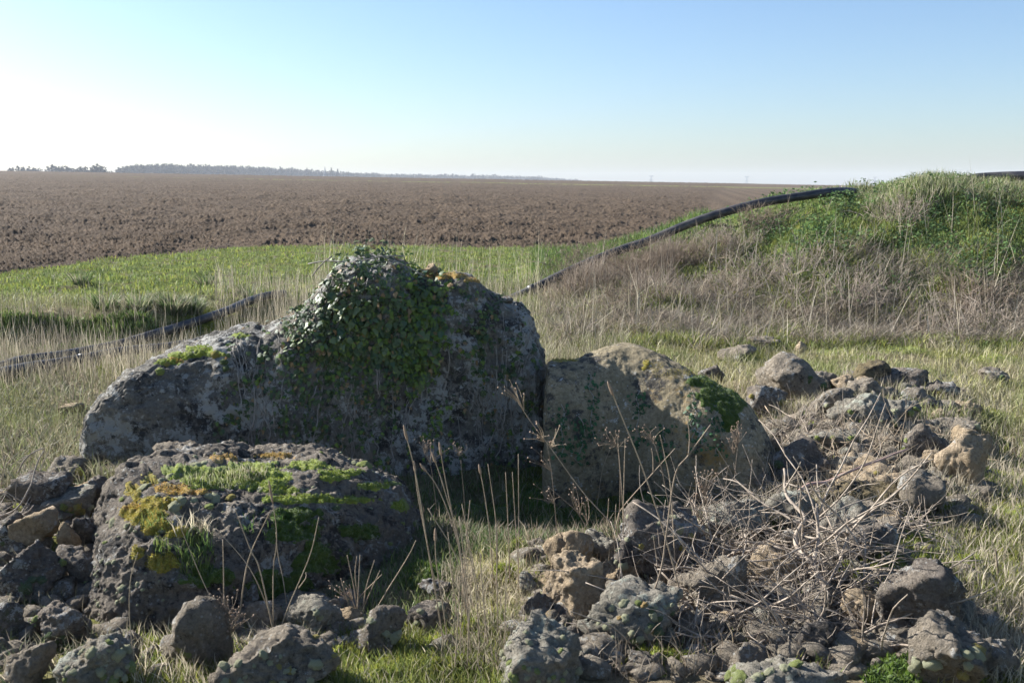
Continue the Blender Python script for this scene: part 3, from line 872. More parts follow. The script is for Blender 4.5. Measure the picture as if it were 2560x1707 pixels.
# left heap
stone(155, 1212, 110, 62, 'grey_rock', 'mossy grey stone tucked against the left foot of the ivy covered stone', tilt=(0.2, 0), cush=(6, [GM, GR], 5, 10))
stone(85, 1280, 150, 95, 'dark_rock', 'dark angular stone with a sunlit left face at the back of the left heap', tilt=(0.15, 0.1))
stone(205, 1262, 95, 60, 'tan_rock', 'small brown stone behind the moss topped oval stone in the left heap', tilt=(-0.2, 0))
stone(238, 1268, 72, 72, 'dark_rock', 'dark blocky stone between the oval stone and the mossy boulder', tilt=(-0.35, 0))
stone(155, 1300, 135, 72, 'lichen_rock', 'flat oval stone capped with brown and green moss in the left heap', tilt=(0.05, 0), cush=(16, [GM, OM, PM, GR], 6, 12), up=0.5)
stone(205, 1372, 95, 80, 'dark_rock', 'dark shaded stone under the oval stone, beside the boulder', tilt=(-0.3, 0.1))
stone(85, 1395, 120, 120, 'tan_rock', 'rounded brown stone left of the small pale stone in the left heap', tilt=(0.3, 0))
stone(167, 1380, 62, 76, 'tan_rock', 'small pale tan pointed stone in the middle of the left heap', tilt=(0.2, 0), Y=4.25)
stone(15, 1400, 120, 110, 'dark_rock', 'dark mossy stone at the left edge of the photo, upper one', cush=(8, [GM, PM, DM], 6, 12))
stone(190, 1475, 95, 105, 'dark_rock', 'dark stone with a bright green cushion, leaning on the left side of the boulder', tilt=(-0.4, 0.1), cush=(3, [GR], 9, 14))
stone(60, 1500, 170, 130, 'dark_rock', 'large dark stone in shade behind the dead white twigs at left', cush=(5, [DM], 8, 14))
stone(135, 1620, 165, 105, 'dark_rock', 'dark stone with a green moss top below the dead white twigs', sheet=[([(170, 1510, 70, 16)], 0.02, 'dark_moss')], cush=(5, [DM, GR], 6, 10))
stone(5, 1610, 120, 100, 'dark_rock', 'dark stone at the left edge of the photo, lower one', cush=(5, [OM, GM], 5, 9))
stone(60, 1725, 125, 112, 'grey_rock', 'stone with a tan sunlit edge in the bottom left corner', tilt=(0.3, 0.2))
stone(222, 1750, 215, 150, 'lichen_rock', 'pale lichen grown stone with many grey green cushions, bottom left', tilt=(-0.25, 0.1), cush=(34, [PM, PM, GR], 5, 13), up=0.0)
stone(460, 1195, 185, 78, 'grey_rock', 'rough grey stone showing between the boulder and the ivy covered stone', Y=5.35, cush=(3, [GR], 6, 9))
# stones in front of the boulder
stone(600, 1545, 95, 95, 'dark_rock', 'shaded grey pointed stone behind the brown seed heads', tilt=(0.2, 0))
stone(500, 1680, 140, 190, 'grey_rock', 'upright stone with a sunlit tan left edge in front of the boulder', tilt=(0.12, 0.0), deep=0.6, cush=(7, [PM, GR, GM], 5, 9), up=0.45)
stone(655, 1605, 110, 88, 'grey_rock', 'small rough stone half sunk in dry grass right of the brown seed heads', tilt=(0.4, 0))
stone(775, 1600, 165, 100, 'lichen_rock', 'rounded pale stone with one round moss cushion, right of the boulder foot', cush=(3, [PM], 8, 12))
stone(862, 1580, 90, 62, 'tan_rock', 'small stone behind the grass, right of the rounded pale stone')
stone(672, 1775, 310, 168, 'grey_rock', 'big rounded stone dotted with grey green cushions at the bottom edge, left of centre', cush=(26, [PM, PM, PM, GM], 5, 13), up=-0.1)
stone(960, 1648, 130, 132, 'dark_rock', 'dark wedge shaped stone with pale cushions in the grass, bottom centre', tilt=(-0.35, 0), cush=(8, [PM], 6, 12))
stone(1070, 1590, 110, 72, 'dark_rock', 'dark flat stone joined to the right of the wedge shaped stone', cush=(5, [PM], 7, 11))
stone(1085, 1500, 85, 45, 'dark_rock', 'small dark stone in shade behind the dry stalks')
# stones right of centre
stone(1422, 1455, 130, 122, 'tan_rock', 'rounded tan stone leftmost in the sunlit row, right of centre', tilt=(0.25, 0))
stone(1345, 1385, 52, 36, 'grey_rock', 'small grey stone in shade left of the rounded tan stone')
stone(1310, 1418, 70, 30, 'lichen_rock', 'low pale stone with a soft moss cushion left of the rounded tan stone', cush=(4, [PM], 9, 14))
stone(1515, 1420, 105, 82, 'lichen_rock', 'knobbly grey stone between the rounded tan stone and the big dark one', tilt=(-0.3, 0))
stone(1660, 1440, 275, 172, 'dark_rock', 'big dark stone with green cushions along its top, right of centre', tilt=(0.0, 0.1), cush=(20, [PM, PM, GM, GR], 6, 12), sheet=[([(1740, 1310, 50, 40), (1760, 1350, 40, 50)], 0.018, 'dark_moss')])
stone(1555, 1470, 110, 70, 'tan_rock', 'smooth tan stone under the big dark stone', tilt=(0.3, 0))
stone(1450, 1565, 175, 172, 'tan_rock', 'large knobbly tan stone with sunlit hollows, right of centre', tilt=(-0.45, 0))
stone(1345, 1568, 92, 84, 'dark_rock', 'small dark rounded stone left of the large knobbly tan stone')
stone(1322, 1610, 65, 48, 'lichen_rock', 'small pale stone with a moss cushion below the dark rounded stone', cush=(2, [PM], 8, 11))
stone(1575, 1615, 300, 148, 'lichen_rock', 'long grey stone with a cap of pale and brown moss behind the branches', tilt=(-0.1, 0), cush=(34, [PM, PM, GR, OM, DM], 7, 14), up=0.2)
stone(1730, 1440, 100, 105, 'tan_rock', 'tilted pale tan stone with a pointed top, leaning right of the big dark stone', tilt=(-0.55, 0), deep=0.6, Y=4.45)
stone(1782, 1560, 180, 165, 'grey_rock', 'coarse grey stone behind the bare branches, right of the tilted tan stone', tilt=(0.35, 0))
stone(1365, 1735, 270, 185, 'lichen_rock', 'pale stone crusted with green grey lichen under the fallen branch', tilt=(0.15, 0.1), cush=(22, [PM, PM, GR], 6, 14), up=0.1)
stone(1815, 1405, 95, 58, 'tan_rock', 'small flat tan stone beside the tilted tan stone')
stone(1945, 1485, 150, 110, 'tan_rock', 'tan stone half hidden behind the main bare stem of the bush')
stone(1850, 1345, 165, 82, 'lichen_rock', 'pale stone behind the bare bush with moss beneath it', cush=(5, [GM, PM], 5, 9))
stone(1992, 1335, 140, 95, 'lichen_rock', 'rough pale stone under the reddish cane', tilt=(0.2, 0))
stone(2118, 1360, 122, 112, 'lichen_rock', 'bright whitish stone below the brown slab', tilt=(0.45, 0))
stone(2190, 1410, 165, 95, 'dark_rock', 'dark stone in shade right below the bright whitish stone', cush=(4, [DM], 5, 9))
stone(2180, 1282, 245, 72, 'slab', 'long flat brown slab with orange moss on its upper edge', kind='slab', tilt=(0.17, 0.25, 0.1), deep=0.6, cush=(6, [OM], 6, 11), up=0.5)
stone(2165, 1225, 230, 62, 'tan_rock', 'broad low tan stone lying behind the brown slab', cush=(6, [GM, GR], 5, 8))
stone(2312, 1300, 140, 110, 'grey_rock', 'grey stone at the right end of the brown slab', tilt=(0.4, 0))
stone(2422, 1222, 120, 130, 'tan_rock', 'upright pale stone at the right edge of the rubble, with a dark right side', tilt=(0.5, 0), deep=0.6)
stone(2440, 1142, 115, 66, 'tan_rock', 'tan topped stone behind the upright pale stone', tilt=(0.3, 0))
stone(2342, 1180, 75, 50, 'tan_rock', 'small cream stone left of the upright pale stone')
stone(2320, 1155, 120, 90, 'dark_rock', 'dark wedge stone with a mossy left slope, left of the tan topped stone', tilt=(0.3, 0), cush=(8, [GR, PM], 5, 9))
stone(2170, 1306, 85, 45, 'grey_rock', 'small rough stone tucked under the brown slab')
stone(2235, 1322, 100, 36, 'tan_rock', 'low flat stone below the right end of the brown slab')
stone(2312, 1600, 255, 195, 'dark_rock', 'big dark speckled stone with a sunlit left face, lower right', tilt=(0.25, 0.05), sheet=[([(2380, 1470, 40, 40), (2420, 1520, 40, 40)], 0.015, 'dark_moss')])
stone(2392, 1745, 230, 190, 'grey_rock', 'blocky stone with a big pale cushion on its corner, bottom right', tilt=(0.25, 0.3), cush=(9, [PM, PM, GM, OM], 9, 22), up=0.3)
stone(1990, 1785, 320, 125, 'lichen_rock', 'pale stone with a cluster of green cushions at the bottom edge, right', cush=(22, [PM, PM, PM, GR], 9, 18), up=0.4)
stone(2168, 1570, 115, 82, 'tan_rock', 'tan stone in the shade left of the big dark speckled stone', tilt=(-0.3, 0))
stone(1870, 1705, 110, 85, 'grey_rock', 'shaded stone beneath the bare bush at the bottom')
stone(2040, 1640, 130, 85, 'dark_rock', 'dark stone under the foot of the bare bush')
stone(2500, 1700, 130, 95, 'grey_rock', 'half buried stone at the right edge of the photo, bottom')
# upper right heap
stone(1985, 1015, 140, 122, 'grey_rock', 'tall pointed grey stone at the left of the far rubble heap', tilt=(0.15, 0), cush=(7, [PM, GR, DM], 5, 8))
stone(1922, 1050, 100, 82, 'dark_rock', 'dark stone in front of the tall pointed one, by the sandy stone', cush=(3, [GM], 6, 9))
stone(2062, 985, 80, 52, 'grey_rock', 'small grey stone right of the tall pointed one')
stone(2118, 992, 74, 50, 'tan_rock', 'small sunlit tan stone under the tilted plank like slab')
stone(2185, 965, 125, 44, 'slab', 'tilted long slab like a plank at the back of the far rubble heap', kind='slab', tilt=(-0.30, 0.1, 0.1), deep=0.5, lift=0.05)
stone(2162, 1008, 95, 56, 'grey_rock', 'grey stone beneath the plank like slab')
stone(2262, 985, 140, 58, 'dark_rock', 'dark rough stone with orange moss at the back of the far heap', cush=(6, [OM], 4, 7))
stone(2352, 1000, 110, 46, 'dark_rock', 'dark low stone at the far right end of the far heap', cush=(3, [GM], 4, 6))
stone(2078, 1042, 110, 70, 'grey_rock', 'grey stone in the middle row of the far heap, left one', cush=(3, [PM, GM], 5, 7))
stone(2168, 1075, 175, 80, 'lichen_rock', 'broad pale stone in the front of the far heap', cush=(8, [GR, PM], 5, 8))
stone(2250, 1066, 130, 60, 'lichen_rock', 'flat stone covered with moss, front right of the far heap', tilt=(-0.25, 0), cush=(12, [PM, GR], 5, 9))
stone(2290, 1018, 105, 48, 'grey_rock', 'rough stone in the middle row of the far heap, right one')
stone(2225, 1012, 70, 40, 'dark_rock', 'small dark stone in the centre of the far heap')
stone(2432, 1048, 76, 40, 'tan_rock', 'lone brown stone in the grass right of the far heap')
stone(2400, 1098, 160, 46, 'grey_rock', 'long low stone right of the mossy flat one', cush=(4, [GM, PM], 4, 7))
stone(2490, 962, 76, 38, 'grey_rock', 'grey stone alone in the grass at the right edge of the photo', cush=(1, [DM], 6, 7))
stone(2005, 1200, 135, 96, 'dark_rock', 'dark stone with white lichen in the shade right of the sandy stone', cush=(4, [DM], 8, 12))
stone(2090, 1145, 150, 60, 'lichen_rock', 'low mossy stone between the far heap and the reddish cane', cush=(12, [GR, PM], 5, 8))
stone(1765, 1192, 85, 44, 'dark_rock', 'small dark stone at the right foot of the sandy stone')
stone(1545, 1222, 150, 60, 'dark_rock', 'low stone in the shadow in front of the sandy stone', cush=(4, [DM], 6, 9))
stone(1785, 958, 62, 42, 'dark_rock', 'small dark stone just behind the sandy stone')
stone(1915, 872, 80, 26, 'grey_rock', 'low grey stone in the grass before the bank')
stone(2006, 885, 32, 30, 'tan_rock', 'small tan stone standing in the grass before the bank', sub=3)
stone(1850, 902, 90, 36, 'grey_rock', 'low stone among dry stems behind the sandy stone')
stone(170, 1032, 58, 24, 'tan_rock', 'small tan stone in the dry grass left of the ivy covered stone', sub=3)
stone(1078, 684, 34, 24, 'tan_rock', 'small stone lying on top of the ivy covered stone', Y=6.3, sub=3)
stone(1262, 766, 40, 22, 'dark_rock', 'small dark stone on the right shoulder of the ivy covered stone', Y=6.35, sub=3)

# middling stones that fill the heaps: copies of ten shapes
FILL = {}
rngF = np.random.default_rng(19)
for k in range(12):
    V, F = stone_mesh(500 + 3 * k, (0.2, 0.17, 0.15), 3, 'lump', (0, 0))
    FILL[k] = np_mesh('stone', V, F); FILL[k].materials.append(M[('grey_rock', 'dark_rock', 'lichen_rock', 'tan_rock', 'grey_rock', 'lichen_rock')[k % 6]])
for n_, boxes, lab, grp in ((44, [(1900, 950, 2400, 1110), (2000, 960, 2380, 1060)], 'fist sized broken stone filling the gaps of the far rubble heap', 'fist sized stones of the far heap'),
        (40, [(1900, 1130, 2400, 1330), (1850, 1180, 2300, 1300)], 'fist sized broken stone lying around the slab and the bent cane', 'fist sized stones around the slab'),
        (54, [(1320, 1400, 2050, 1600), (1400, 1560, 2150, 1690)], 'fist sized broken stone under and beside the bare bush', 'fist sized stones under the bush'),
        (26, [(-20, 1240, 190, 1680)], 'fist sized stone wedged between the larger stones of the left heap', 'fist sized stones of the left heap'),
        (16, [(560, 1540, 1120, 1640), (290, 1600, 480, 1700)], 'fist sized stone half sunk in the grass below the boulder', 'fist sized stones below the boulder'),
        (12, [(2150, 1420, 2460, 1680)], 'fist sized stone beside the big dark speckled stone at lower right', 'fist sized stones at lower right')):
    for k in range(n_):
        x0, y0, x1, y1 = boxes[int(rngF.integers(len(boxes)))]
        p = ground(x0 + (x1 - x0) * rngF.random(), y0 + (y1 - y0) * rngF.random())
        o = bpy.data.objects.new('stone', FILL[int(rngF.integers(12))]); s = 0.40 + 0.65 * rngF.random() if p[1] > 5.2 else 0.28 + 0.48 * rngF.random()
        o.scale = (s, s, s * (0.7 + 0.5 * rngF.random())); o.rotation_euler = (rngF.normal() * .4, rngF.normal() * .4, rngF.random() * 6.28)
        o.location = (p[0], p[1], p[2] + 0.045 * s); COL.objects.link(o); tag(o, lab, 'stone', grp)

# small rubble between the stones, too small to pick apart
parts = []
rngS = np.random.default_rng(77)
bm = bmesh.new(); bmesh.ops.create_icosphere(bm, subdivisions=2, radius=1)
ICO_V = np.array([q.co[:] for q in bm.verts]); ICO_F = np.array([[k.index for k in f_.verts] for f_ in bm.faces]); bm.free()
SHAPES = [stone_mesh(900 + k, (2, 2, 2), 2, 'lump', (0, 0))[0] for k in range(8)]
def scatter_px(n, boxes, rng):
    out = []
    for k in range(n):
        x0, y0, x1, y1 = boxes[int(rng.integers(len(boxes)))]
        out.append(ground(x0 + (x1 - x0) * rng.random(), y0 + (y1 - y0) * rng.random()))
    return np.array(out)
for p in scatter_px(2300, [(1900, 940, 2420, 1130), (1900, 940, 2420, 1130), (1850, 1130, 2480, 1330), (1300, 1360, 2050, 1600), (1850, 1300, 2450, 1700), (-20, 1180, 300, 1700), (560, 1500, 900, 1640), (1300, 1500, 2000, 1700)], rngS):
    s = 0.016 + 0.062 * rngS.random() ** 2.2
    V = SHAPES[int(rngS.integers(8))] * np.array([s * (0.8 + 0.7 * rngS.random()), s * (0.8 + 0.5 * rngS.random()), s * (0.5 + 0.4 * rngS.random())])
    a = rngS.random() * 6.28
    V = V @ np.array([[math.cos(a), -math.sin(a), 0], [math.sin(a), math.cos(a), 0], [0, 0, 1]])
    parts.append((V + p + np.array([0, 0, s * 0.25]), ICO_F))
o = link('rubble', np_mesh('rubble', *join(parts), False), M['grey_rock'])
tag(o, 'small broken stones scattered between the larger ones', None, None, 'stuff')

# ------------------------------------------------------------------ ivy
OUT = np.array([(0, 0), (0.20, -0.12), (0.42, 0.02), (0.50, 0.25), (0.34, 0.42), (0.30, 0.62), (0.13, 0.82), (0, 1.05), (-0.13, 0.82), (-0.30, 0.62), (-0.34, 0.42), (-0.50, 0.25), (-0.42, 0.02), (-0.20, -0.12)])
OUT2 = np.array([(0, 0), (0.25, -0.14), (0.46, 0.05), (0.48, 0.32), (0.36, 0.60), (0.18, 0.84), (0, 1.0), (-0.18, 0.84), (-0.36, 0.60), (-0.48, 0.32), (-0.46, 0.05), (-0.25, -0.14)])
def leaf_geo(outl, cup):
    n = len(outl)
    V = np.zeros((n + 2, 3)); V[:n, :2] = outl; V[n] = (0, 0.28, 0); V[n + 1] = (0, 0.6, 0)
    V[:, 2] = -cup * np.abs(V[:, 0]) ** 1.3 - 0.16 * (V[:, 1] - 0.2) ** 2
    F = []
    for k in range(n):
        j = (k + 1) % n
        yc = (outl[k][1] + outl[j][1]) / 2
        F.append((n if yc < 0.45 else n + 1, k, j))
    F.append((n, n // 2 - 2 if False else 4, n + 1)); F.append((n, n + 1, n - 4))
    return V, np.array(F)
LEAVES = [leaf_geo(OUT, 0.25), leaf_geo(OUT2, 0.35), leaf_geo(OUT * np.array([0.85, 1.1]), 0.1)]
ml, nt, b = new_mat('ivy_leaf')
tc = nt.nodes.new('ShaderNodeTexCoord'); oi = nt.nodes.new('ShaderNodeObjectInfo')
sub_ = nt.nodes.new('ShaderNodeVectorMath'); sub_.operation = 'DISTANCE'
nt.links.new(tc.outputs['Object'], sub_.inputs[0]); sub_.inputs[1].default_value = (0, 0.38, 0)
base = mixc(nt, oi.outputs['Random'], (0.04, 0.072, 0.036), (0.105, 0.135, 0.05))
edge = mixc(nt, ramp(nt, oi.outputs['Random'], 0.2, 0.9), (0.07, 0.13, 0.025), (0.22, 0.24, 0.03))
c = mixc(nt, ramp(nt, sub_.outputs['Value'], 0.36, 0.52, 0, 0.8), base, edge)
nt.links.new(c, b.inputs['Base Color']); b.inputs['Roughness'].default_value = 0.48; b.inputs['Specular IOR Level'].default_value = 0.35
M['ivy_leaf'] = ml
M['ivy_mass'] = tint_mat('ivy_mass', 0.15, 0.58, 0.28, 0.2)

def in_poly(x, y, poly):
    inside = False; j = len(poly) - 1
    for i in range(len(poly)):
        xi, yi = poly[i]; xj, yj = poly[j]
        if (yi > y) != (yj > y) and x < (xj - xi) * (y - yi) / (yj - yi) + xi: inside = not inside
        j = i
    return inside
rngI = np.random.default_rng(9)
BIG = [(700, 800), (760, 765), (800, 725), (830, 680), (850, 640), (890, 622), (960, 618), (1010, 640), (1040, 672), (1090, 668), (1130, 695), (1118, 760), (1112, 850), (1090, 940), (1040, 960), (960, 905), (880, 880), (800, 880), (740, 870), (700, 840)]
ivy = empty('ivy', STONE.org, 'dark green ivy draped over the top of the big standing stone', 'ivy')
IV = Vector(STONE.org)
items = []
def leaf_frame(loc, nor, rng, wild, size, off):
    nn = (Vector(nor) + Vector(rng.normal(size=3)) * wild + Vector((0, 0, 0.25))).normalized()
    down = Vector((rng.normal() * 0.45, 0, -1)) + Vector(rng.normal(size=3)) * wild * 0.6
    t = (down - nn * down.dot(nn)).normalized()
    x_ = t.cross(nn)
    R = Matrix((x_, t, nn)).transposed()
    return R, loc + Vector(nor) * off, size
tries = 0
while len(items) < 2400 and tries < 30000:
    tries += 1
    px = 690 + 450 * rngI.random(); py = 610 + 360 * rngI.random()
    if not in_poly(px + 26 * perlin(np.array([[px / 30., py / 30., 1.]]))[0], py + 30 * perlin(np.array([[px / 26., py / 30., 7.]]))[0], BIG): continue
    h = STONE.hit(px, py)
    hump = math.exp(-((px - 925) / 95) ** 2 - ((py - 660) / 85) ** 2)
    if h is None:
        # above the stone's own outline: the ivy stands proud of it there
        loc = Vector(at(px, py + 3, 6.28 + 0.16 * rngI.random())); nor = Vector((rngI.normal() * .4, -0.5, 0.7)).normalized(); off = 0
    else:
        loc, nor = h; off = 0.008 + 0.035 * rngI.random() + 0.12 * hump * rngI.random()
    size = 0.020 + 0.030 * rngI.random() ** 1.4
    if hump > 0.25 or px < 800: size *= 0.78
    if rngI.random() < 0.05: size *= 1.3
    items.append((size, leaf_frame(loc, nor, rngI, 0.55 if hump > 0.2 else 0.42, size, off)))
# leaves round the back of the crest so that it is not bare from the side
for k in range(260):
    px = 800 + 320 * rngI.random(); Yb_ = 6.3 + 0.35 * rngI.random()
    loc = Vector(at(px, np.interp(px, [800, 850, 930, 1010, 1040, 1120], [735, 665, 640, 655, 690, 690]) + 30 * rngI.random(), Yb_))
    items.append((0.03, leaf_frame(loc, (rngI.normal() * .4, 0.2, 0.9), rngI, 0.5, 0.032, 0.0)))
small = []
tries = 0
while len(small) < 2500 and tries < 40000:
    tries += 1
    px = 520 + 850 * rngI.random(); py = 700 + 480 * rngI.random()
    n_ = perlin(np.array([[px / 34.0, py / 60.0, 2.5]]))[0] + 0.6 * perlin(np.array([[px / 14.0, py / 60.0, 8.5]]))[0]
    dens = math.exp(-((px - 890) / 175) ** 2 - ((py - 900) / 140) ** 2) * 1.0 - 0.06
    dens = max(dens, 0.62 * math.exp(-((px - 1245) / 85) ** 2 - ((py - 860) / 200) ** 2) * (1 if n_ > 0.05 else 0.15))
    dens = max(dens, 0.35 * math.exp(-((px - 650) / 90) ** 2 - ((py - 930) / 110) ** 2) * (1 if n_ > 0.15 else 0.1))
    dens = max(dens, 0.30 * (py > 1000) * (n_ > 0.1))
    if rngI.random() > dens * (0.7 + n_): continue
    h = STONE.hit(px, py)
    if h is None: continue
    size = 0.013 + 0.017 * rngI.random() + 0.008 * max(0, 1 - abs(py - 880) / 120)
    small.append((size, leaf_frame(h[0], h[1], rngI, 0.4, size, 0.004 + 0.02 * rngI.random())))
items.sort(key=lambda q: -q[0])
LM = []
for V, F in LEAVES:
    me = np_mesh('ivy_leaf', V, F, False); me.materials.append(ml); LM.append(me)
vis = items[:300]; rest = items[300:] + small
for s, (R, loc, sz) in vis:
    o = bpy.data.objects.new('ivy_leaf', LM[int(rngI.integers(3))])
    o.matrix_local = Matrix.Translation(loc - IV) @ R.to_4x4() @ Matrix.Scale(sz, 4)
    COL.objects.link(o); o.parent = ivy
Vs, Fs, Cs, k0 = [], [], [], 0
for s, (R, loc, sz) in rest:
    V, F = LEAVES[int(rngI.integers(3))]
    W = V @ np.array(R).T * sz + np.array(loc - IV)
    r_ = rngI.random()
    cc = np.array([0.04, 0.07, 0.036]) * (1 - r_) + np.array([0.11, 0.14, 0.05]) * r_
    px_ = proj(np.array([loc]))[0][0]
    if rngI.random() < (0.55 if 1010 < px_ < 1150 else 0.13): cc = np.array([0.13, 0.19, 0.03])
    if rngI.random() < 0.07: cc = np.array([0.25, 0.17, 0.08])
    Vs.append(W); Fs.append(F + k0); k0 += len(V); Cs.append(np.repeat(cc[None], len(V), 0))
o = link('ivy_leaves', np_mesh('ivy_leaves', np.concatenate(Vs), np.concatenate(Fs), False, np.concatenate(Cs)), M['ivy_mass'], ivy)
tag(o, None, None, None, 'stuff')
# climbing stems on the stone
nst = 0
for k in range(400):
    if nst >= 95: break
    px = float(rngI.choice([rngI.uniform(600, 720), rngI.uniform(740, 1110), rngI.uniform(1150, 1350), rngI.uniform(1190, 1330)])); py = rngI.uniform(1120, 1180)
    py = rngI.uniform(930, 1170); pts = []; L = rngI.uniform(40, 230); dx = rngI.normal() * 0.15
    x_ = px
    for q in range(12):
        yy = py - L * q / 11; x_ += dx * L / 11 + rngI.normal() * 3.0
        h = STONE.hit(x_, yy)
        if h is None: break
        pts.append(h[0] + h[1] * 0.006)
    if len(pts) < 6: continue
    V, F = tube(smooth_path([tuple(p) for p in pts], 18) - np.array(IV), np.linspace(0.0042, 0.0016, 18) * rngI.uniform(0.6, 1.25), 4, False)
    link('stem', np_mesh('stem', V, F), M['ivy_stem'], ivy); nst += 1
# dead leaves and dry sticks caught in the crest
for (a, b_, c_, d_) in ((905, 712, 945, 700), (915, 716, 930, 670), (884, 735, 893, 690), (950, 640, 1060, 690), (905, 652, 1010, 640), (830, 640, 780, 690), (860, 655, 770, 660)):
    p0, p1 = at(a, b_, 5.95), at(c_, d_, 6.05)
    V, F = tube(smooth_path([p0, (p0 + p1) / 2 + np.array([0, 0, 0.012]), p1], 8) - np.array(IV), [0.004] * 8, 5)
    link('dry_twig', np_mesh('dry_twig', V, F), M['ivy_stem'], ivy)
# weed creeping on the sandy stone
cre = empty('creeper', SAND.org, 'thin ivy creeping up the shaded front of the smooth sandy stone', 'ivy')
IV2 = Vector(SAND.org)
Vs, Fs, Cs, k0 = [], [], [], 0
for (cx, y0, y1) in ((1596, 980, 1120), (1480, 930, 1110), (1735, 980, 1130), (1790, 1000, 1140), (1405, 1010, 1150), (1450, 1040, 1160), (1660, 1060, 1150)):
    pts = []
    for q in range(10):
        h = SAND.hit(cx + rngI.normal() * 5, y1 - (y1 - y0) * q / 9)
        if h: pts.append(h[0] + h[1] * 0.005)
    if len(pts) > 4:
        V, F = tube(smooth_path([tuple(p) for p in pts], 16) - np.array(IV2), 0.0022, 4, False); link('stem', np_mesh('stem', V, F), M['ivy_stem'], cre)
    for q in range(60):
        h = SAND.hit(cx + rngI.normal() * 13, rngI.uniform(y0, y1))
        if h is None: continue
        R, loc, sz = leaf_frame(h[0], h[1], rngI, 0.4, 0.012 + 0.014 * rngI.random(), 0.008)
        V, F = LEAVES[1]; W = V @ np.array(R).T * sz + np.array(loc - IV2)
        Vs.append(W); Fs.append(F + k0); k0 += len(V); Cs.append(np.repeat(np.array([[0.03, 0.075, 0.028]]) * rngI.uniform(0.7, 1.8), len(V), 0))
o = link('creeper_leaves', np_mesh('creeper_leaves', np.concatenate(Vs), np.concatenate(Fs), False, np.concatenate(Cs)), M['ivy_mass'], cre)
tag(o, None, None, None, 'stuff')
# ------------------------------------------------------------------ grasses and undergrowth (uncountable)
def blades(x, y, h, w, col, rng, lean=0.3, z=None, az=None, droop=0.5):
    if len(x) > 500 and np.any(y > 8.5):
        w_ = pipe_gap(x, y); h = h * np.ones(len(x)) * (1 - np.where(x > 0, 0.36, 0.25) * w_)
    n = len(x)
    if z is None: z = terrain(x, y) - 0.01
    h = np.broadcast_to(h, n).astype(float); w = np.broadcast_to(w, n).astype(float)
    if az is None: az = rng.random(n) * 2 * math.pi
    ln = np.clip(np.abs(lean * rng.normal(size=n)) if np.isscalar(lean) else lean, 0, 0.98)
    d = np.stack([np.cos(az) * ln, np.sin(az) * ln, np.sqrt(1 - ln ** 2)], 1)
    wa = rng.random(n) * 2 * math.pi
    wd = np.stack([np.cos(wa), np.sin(wa), 0.25 * rng.normal(size=n)], 1) * (w / 2)[:, None]
    P = np.stack([x, y, z], 1)
    mid = P + d * (h * 0.55)[:, None] + np.array([0, 0, 1]) * (0.06 * h * droop)[:, None]
    tip = P + d * h[:, None] + np.stack([np.cos(az), np.sin(az), -0.5 * np.ones(n)], 1) * (h * droop * 0.25)[:, None]
    tip[:, 2] = np.maximum(tip[:, 2], z + 0.01)
    V = np.stack([P - wd, P + wd, mid - wd * 0.8, mid + wd * 0.8, tip], 1).reshape(-1, 3)
    k = np.arange(n)[:, None] * 5
    F = np.concatenate([k + np.array([[0, 1, 3]]), k + np.array([[0, 3, 2]]), k + np.array([[2, 3, 4]])], 1).reshape(-1, 3)
    C = np.repeat(col, 5, axis=0)
    return V, F, C

def merge(bl):
    Vs, Fs, Cs, k = [], [], [], 0
    for V, F, C in bl:
        Vs.append(V); Fs.append(F + k); Cs.append(C); k += len(V)
    return np.concatenate(Vs), np.concatenate(Fs), np.concatenate(Cs)

def cols(n, rng, *pal, var=0.25):
    pal = np.array(pal); w = rng.dirichlet(np.ones(len(pal)) * 0.5, n)
    return np.clip(w @ pal * (1 + var * rng.normal(size=(n, 1))), 0.004, 0.9)

def fan(n, y0, y1, t0, t1, rng):
    """points spread evenly over a wedge of ground seen from the south, thinning out with distance"""
    y = y0 * (y1 / y0) ** rng.random(n)
    t = t0 + (t1 - t0) * rng.random(n)
    return y * t, y

FRESH = (0.115, 0.168, 0.045); DEEP = (0.05, 0.105, 0.022); LIME = (0.20, 0.228, 0.062); YELLOW = (0.30, 0.29, 0.05)
STRAW = (0.41, 0.355, 0.245); PALE = (0.52, 0.46, 0.33); GREYB = (0.28, 0.235, 0.18); BROWN = (0.19, 0.14, 0.095)
rg = np.random.default_rng(31)
def keep(m, *a): return [q[m] for q in a]
def nz(x, y, s, k=0.0): return fbm(xy3(x, y, s, k), 3)
_CG = np.zeros((500, 800), bool)
for r in (STONE, SAND, BOULDER):
    hi_ = r.V[:, 2] > terrain(r.V[:, 0], r.V[:, 1]) + 0.05
    a_ = ((r.V[hi_, 0] + 8) / 0.02).astype(int); b_ = ((r.V[hi_, 1] - 2) / 0.02).astype(int)
    ok = (a_ >= 1) & (a_ < 799) & (b_ >= 1) & (b_ < 499)
    for da in (-1, 0, 1):
        for db in (-1, 0, 1): _CG[b_[ok] + db, a_[ok] + da] = True
_PL = [smooth_path(q, 80) for q in (np.array([on_ground(a, b_ + 6, 0)[:2] for a, b_ in fp]), np.array([on_ground(a, b_ + 4, 0)[:2] for a, b_ in bp]), np.array([at(*q)[:2] for q in ppx]))]
def pipe_gap(x, y):
    """how close a point lies to (and on the near side of) a pipe: 1 at the pipe, 0 half a metre away"""
    w = np.zeros(len(x))
    for P in _PL:
        for q in P: w = np.maximum(w, np.exp(-((x - q[0]) / 0.22) ** 2 - ((y - q[1] + 0.2) / 0.4) ** 2))
    return w
def clear(x, y):
    """True where no large stone stands"""
    a = ((x + 8) / 0.02).astype(int); b = ((y - 2) / 0.02).astype(int)
    ok = (a >= 0) & (a < 800) & (b >= 0) & (b < 500)
    m = np.ones(len(x), bool); m[ok] = ~_CG[b[ok], a[ok]]
    return m

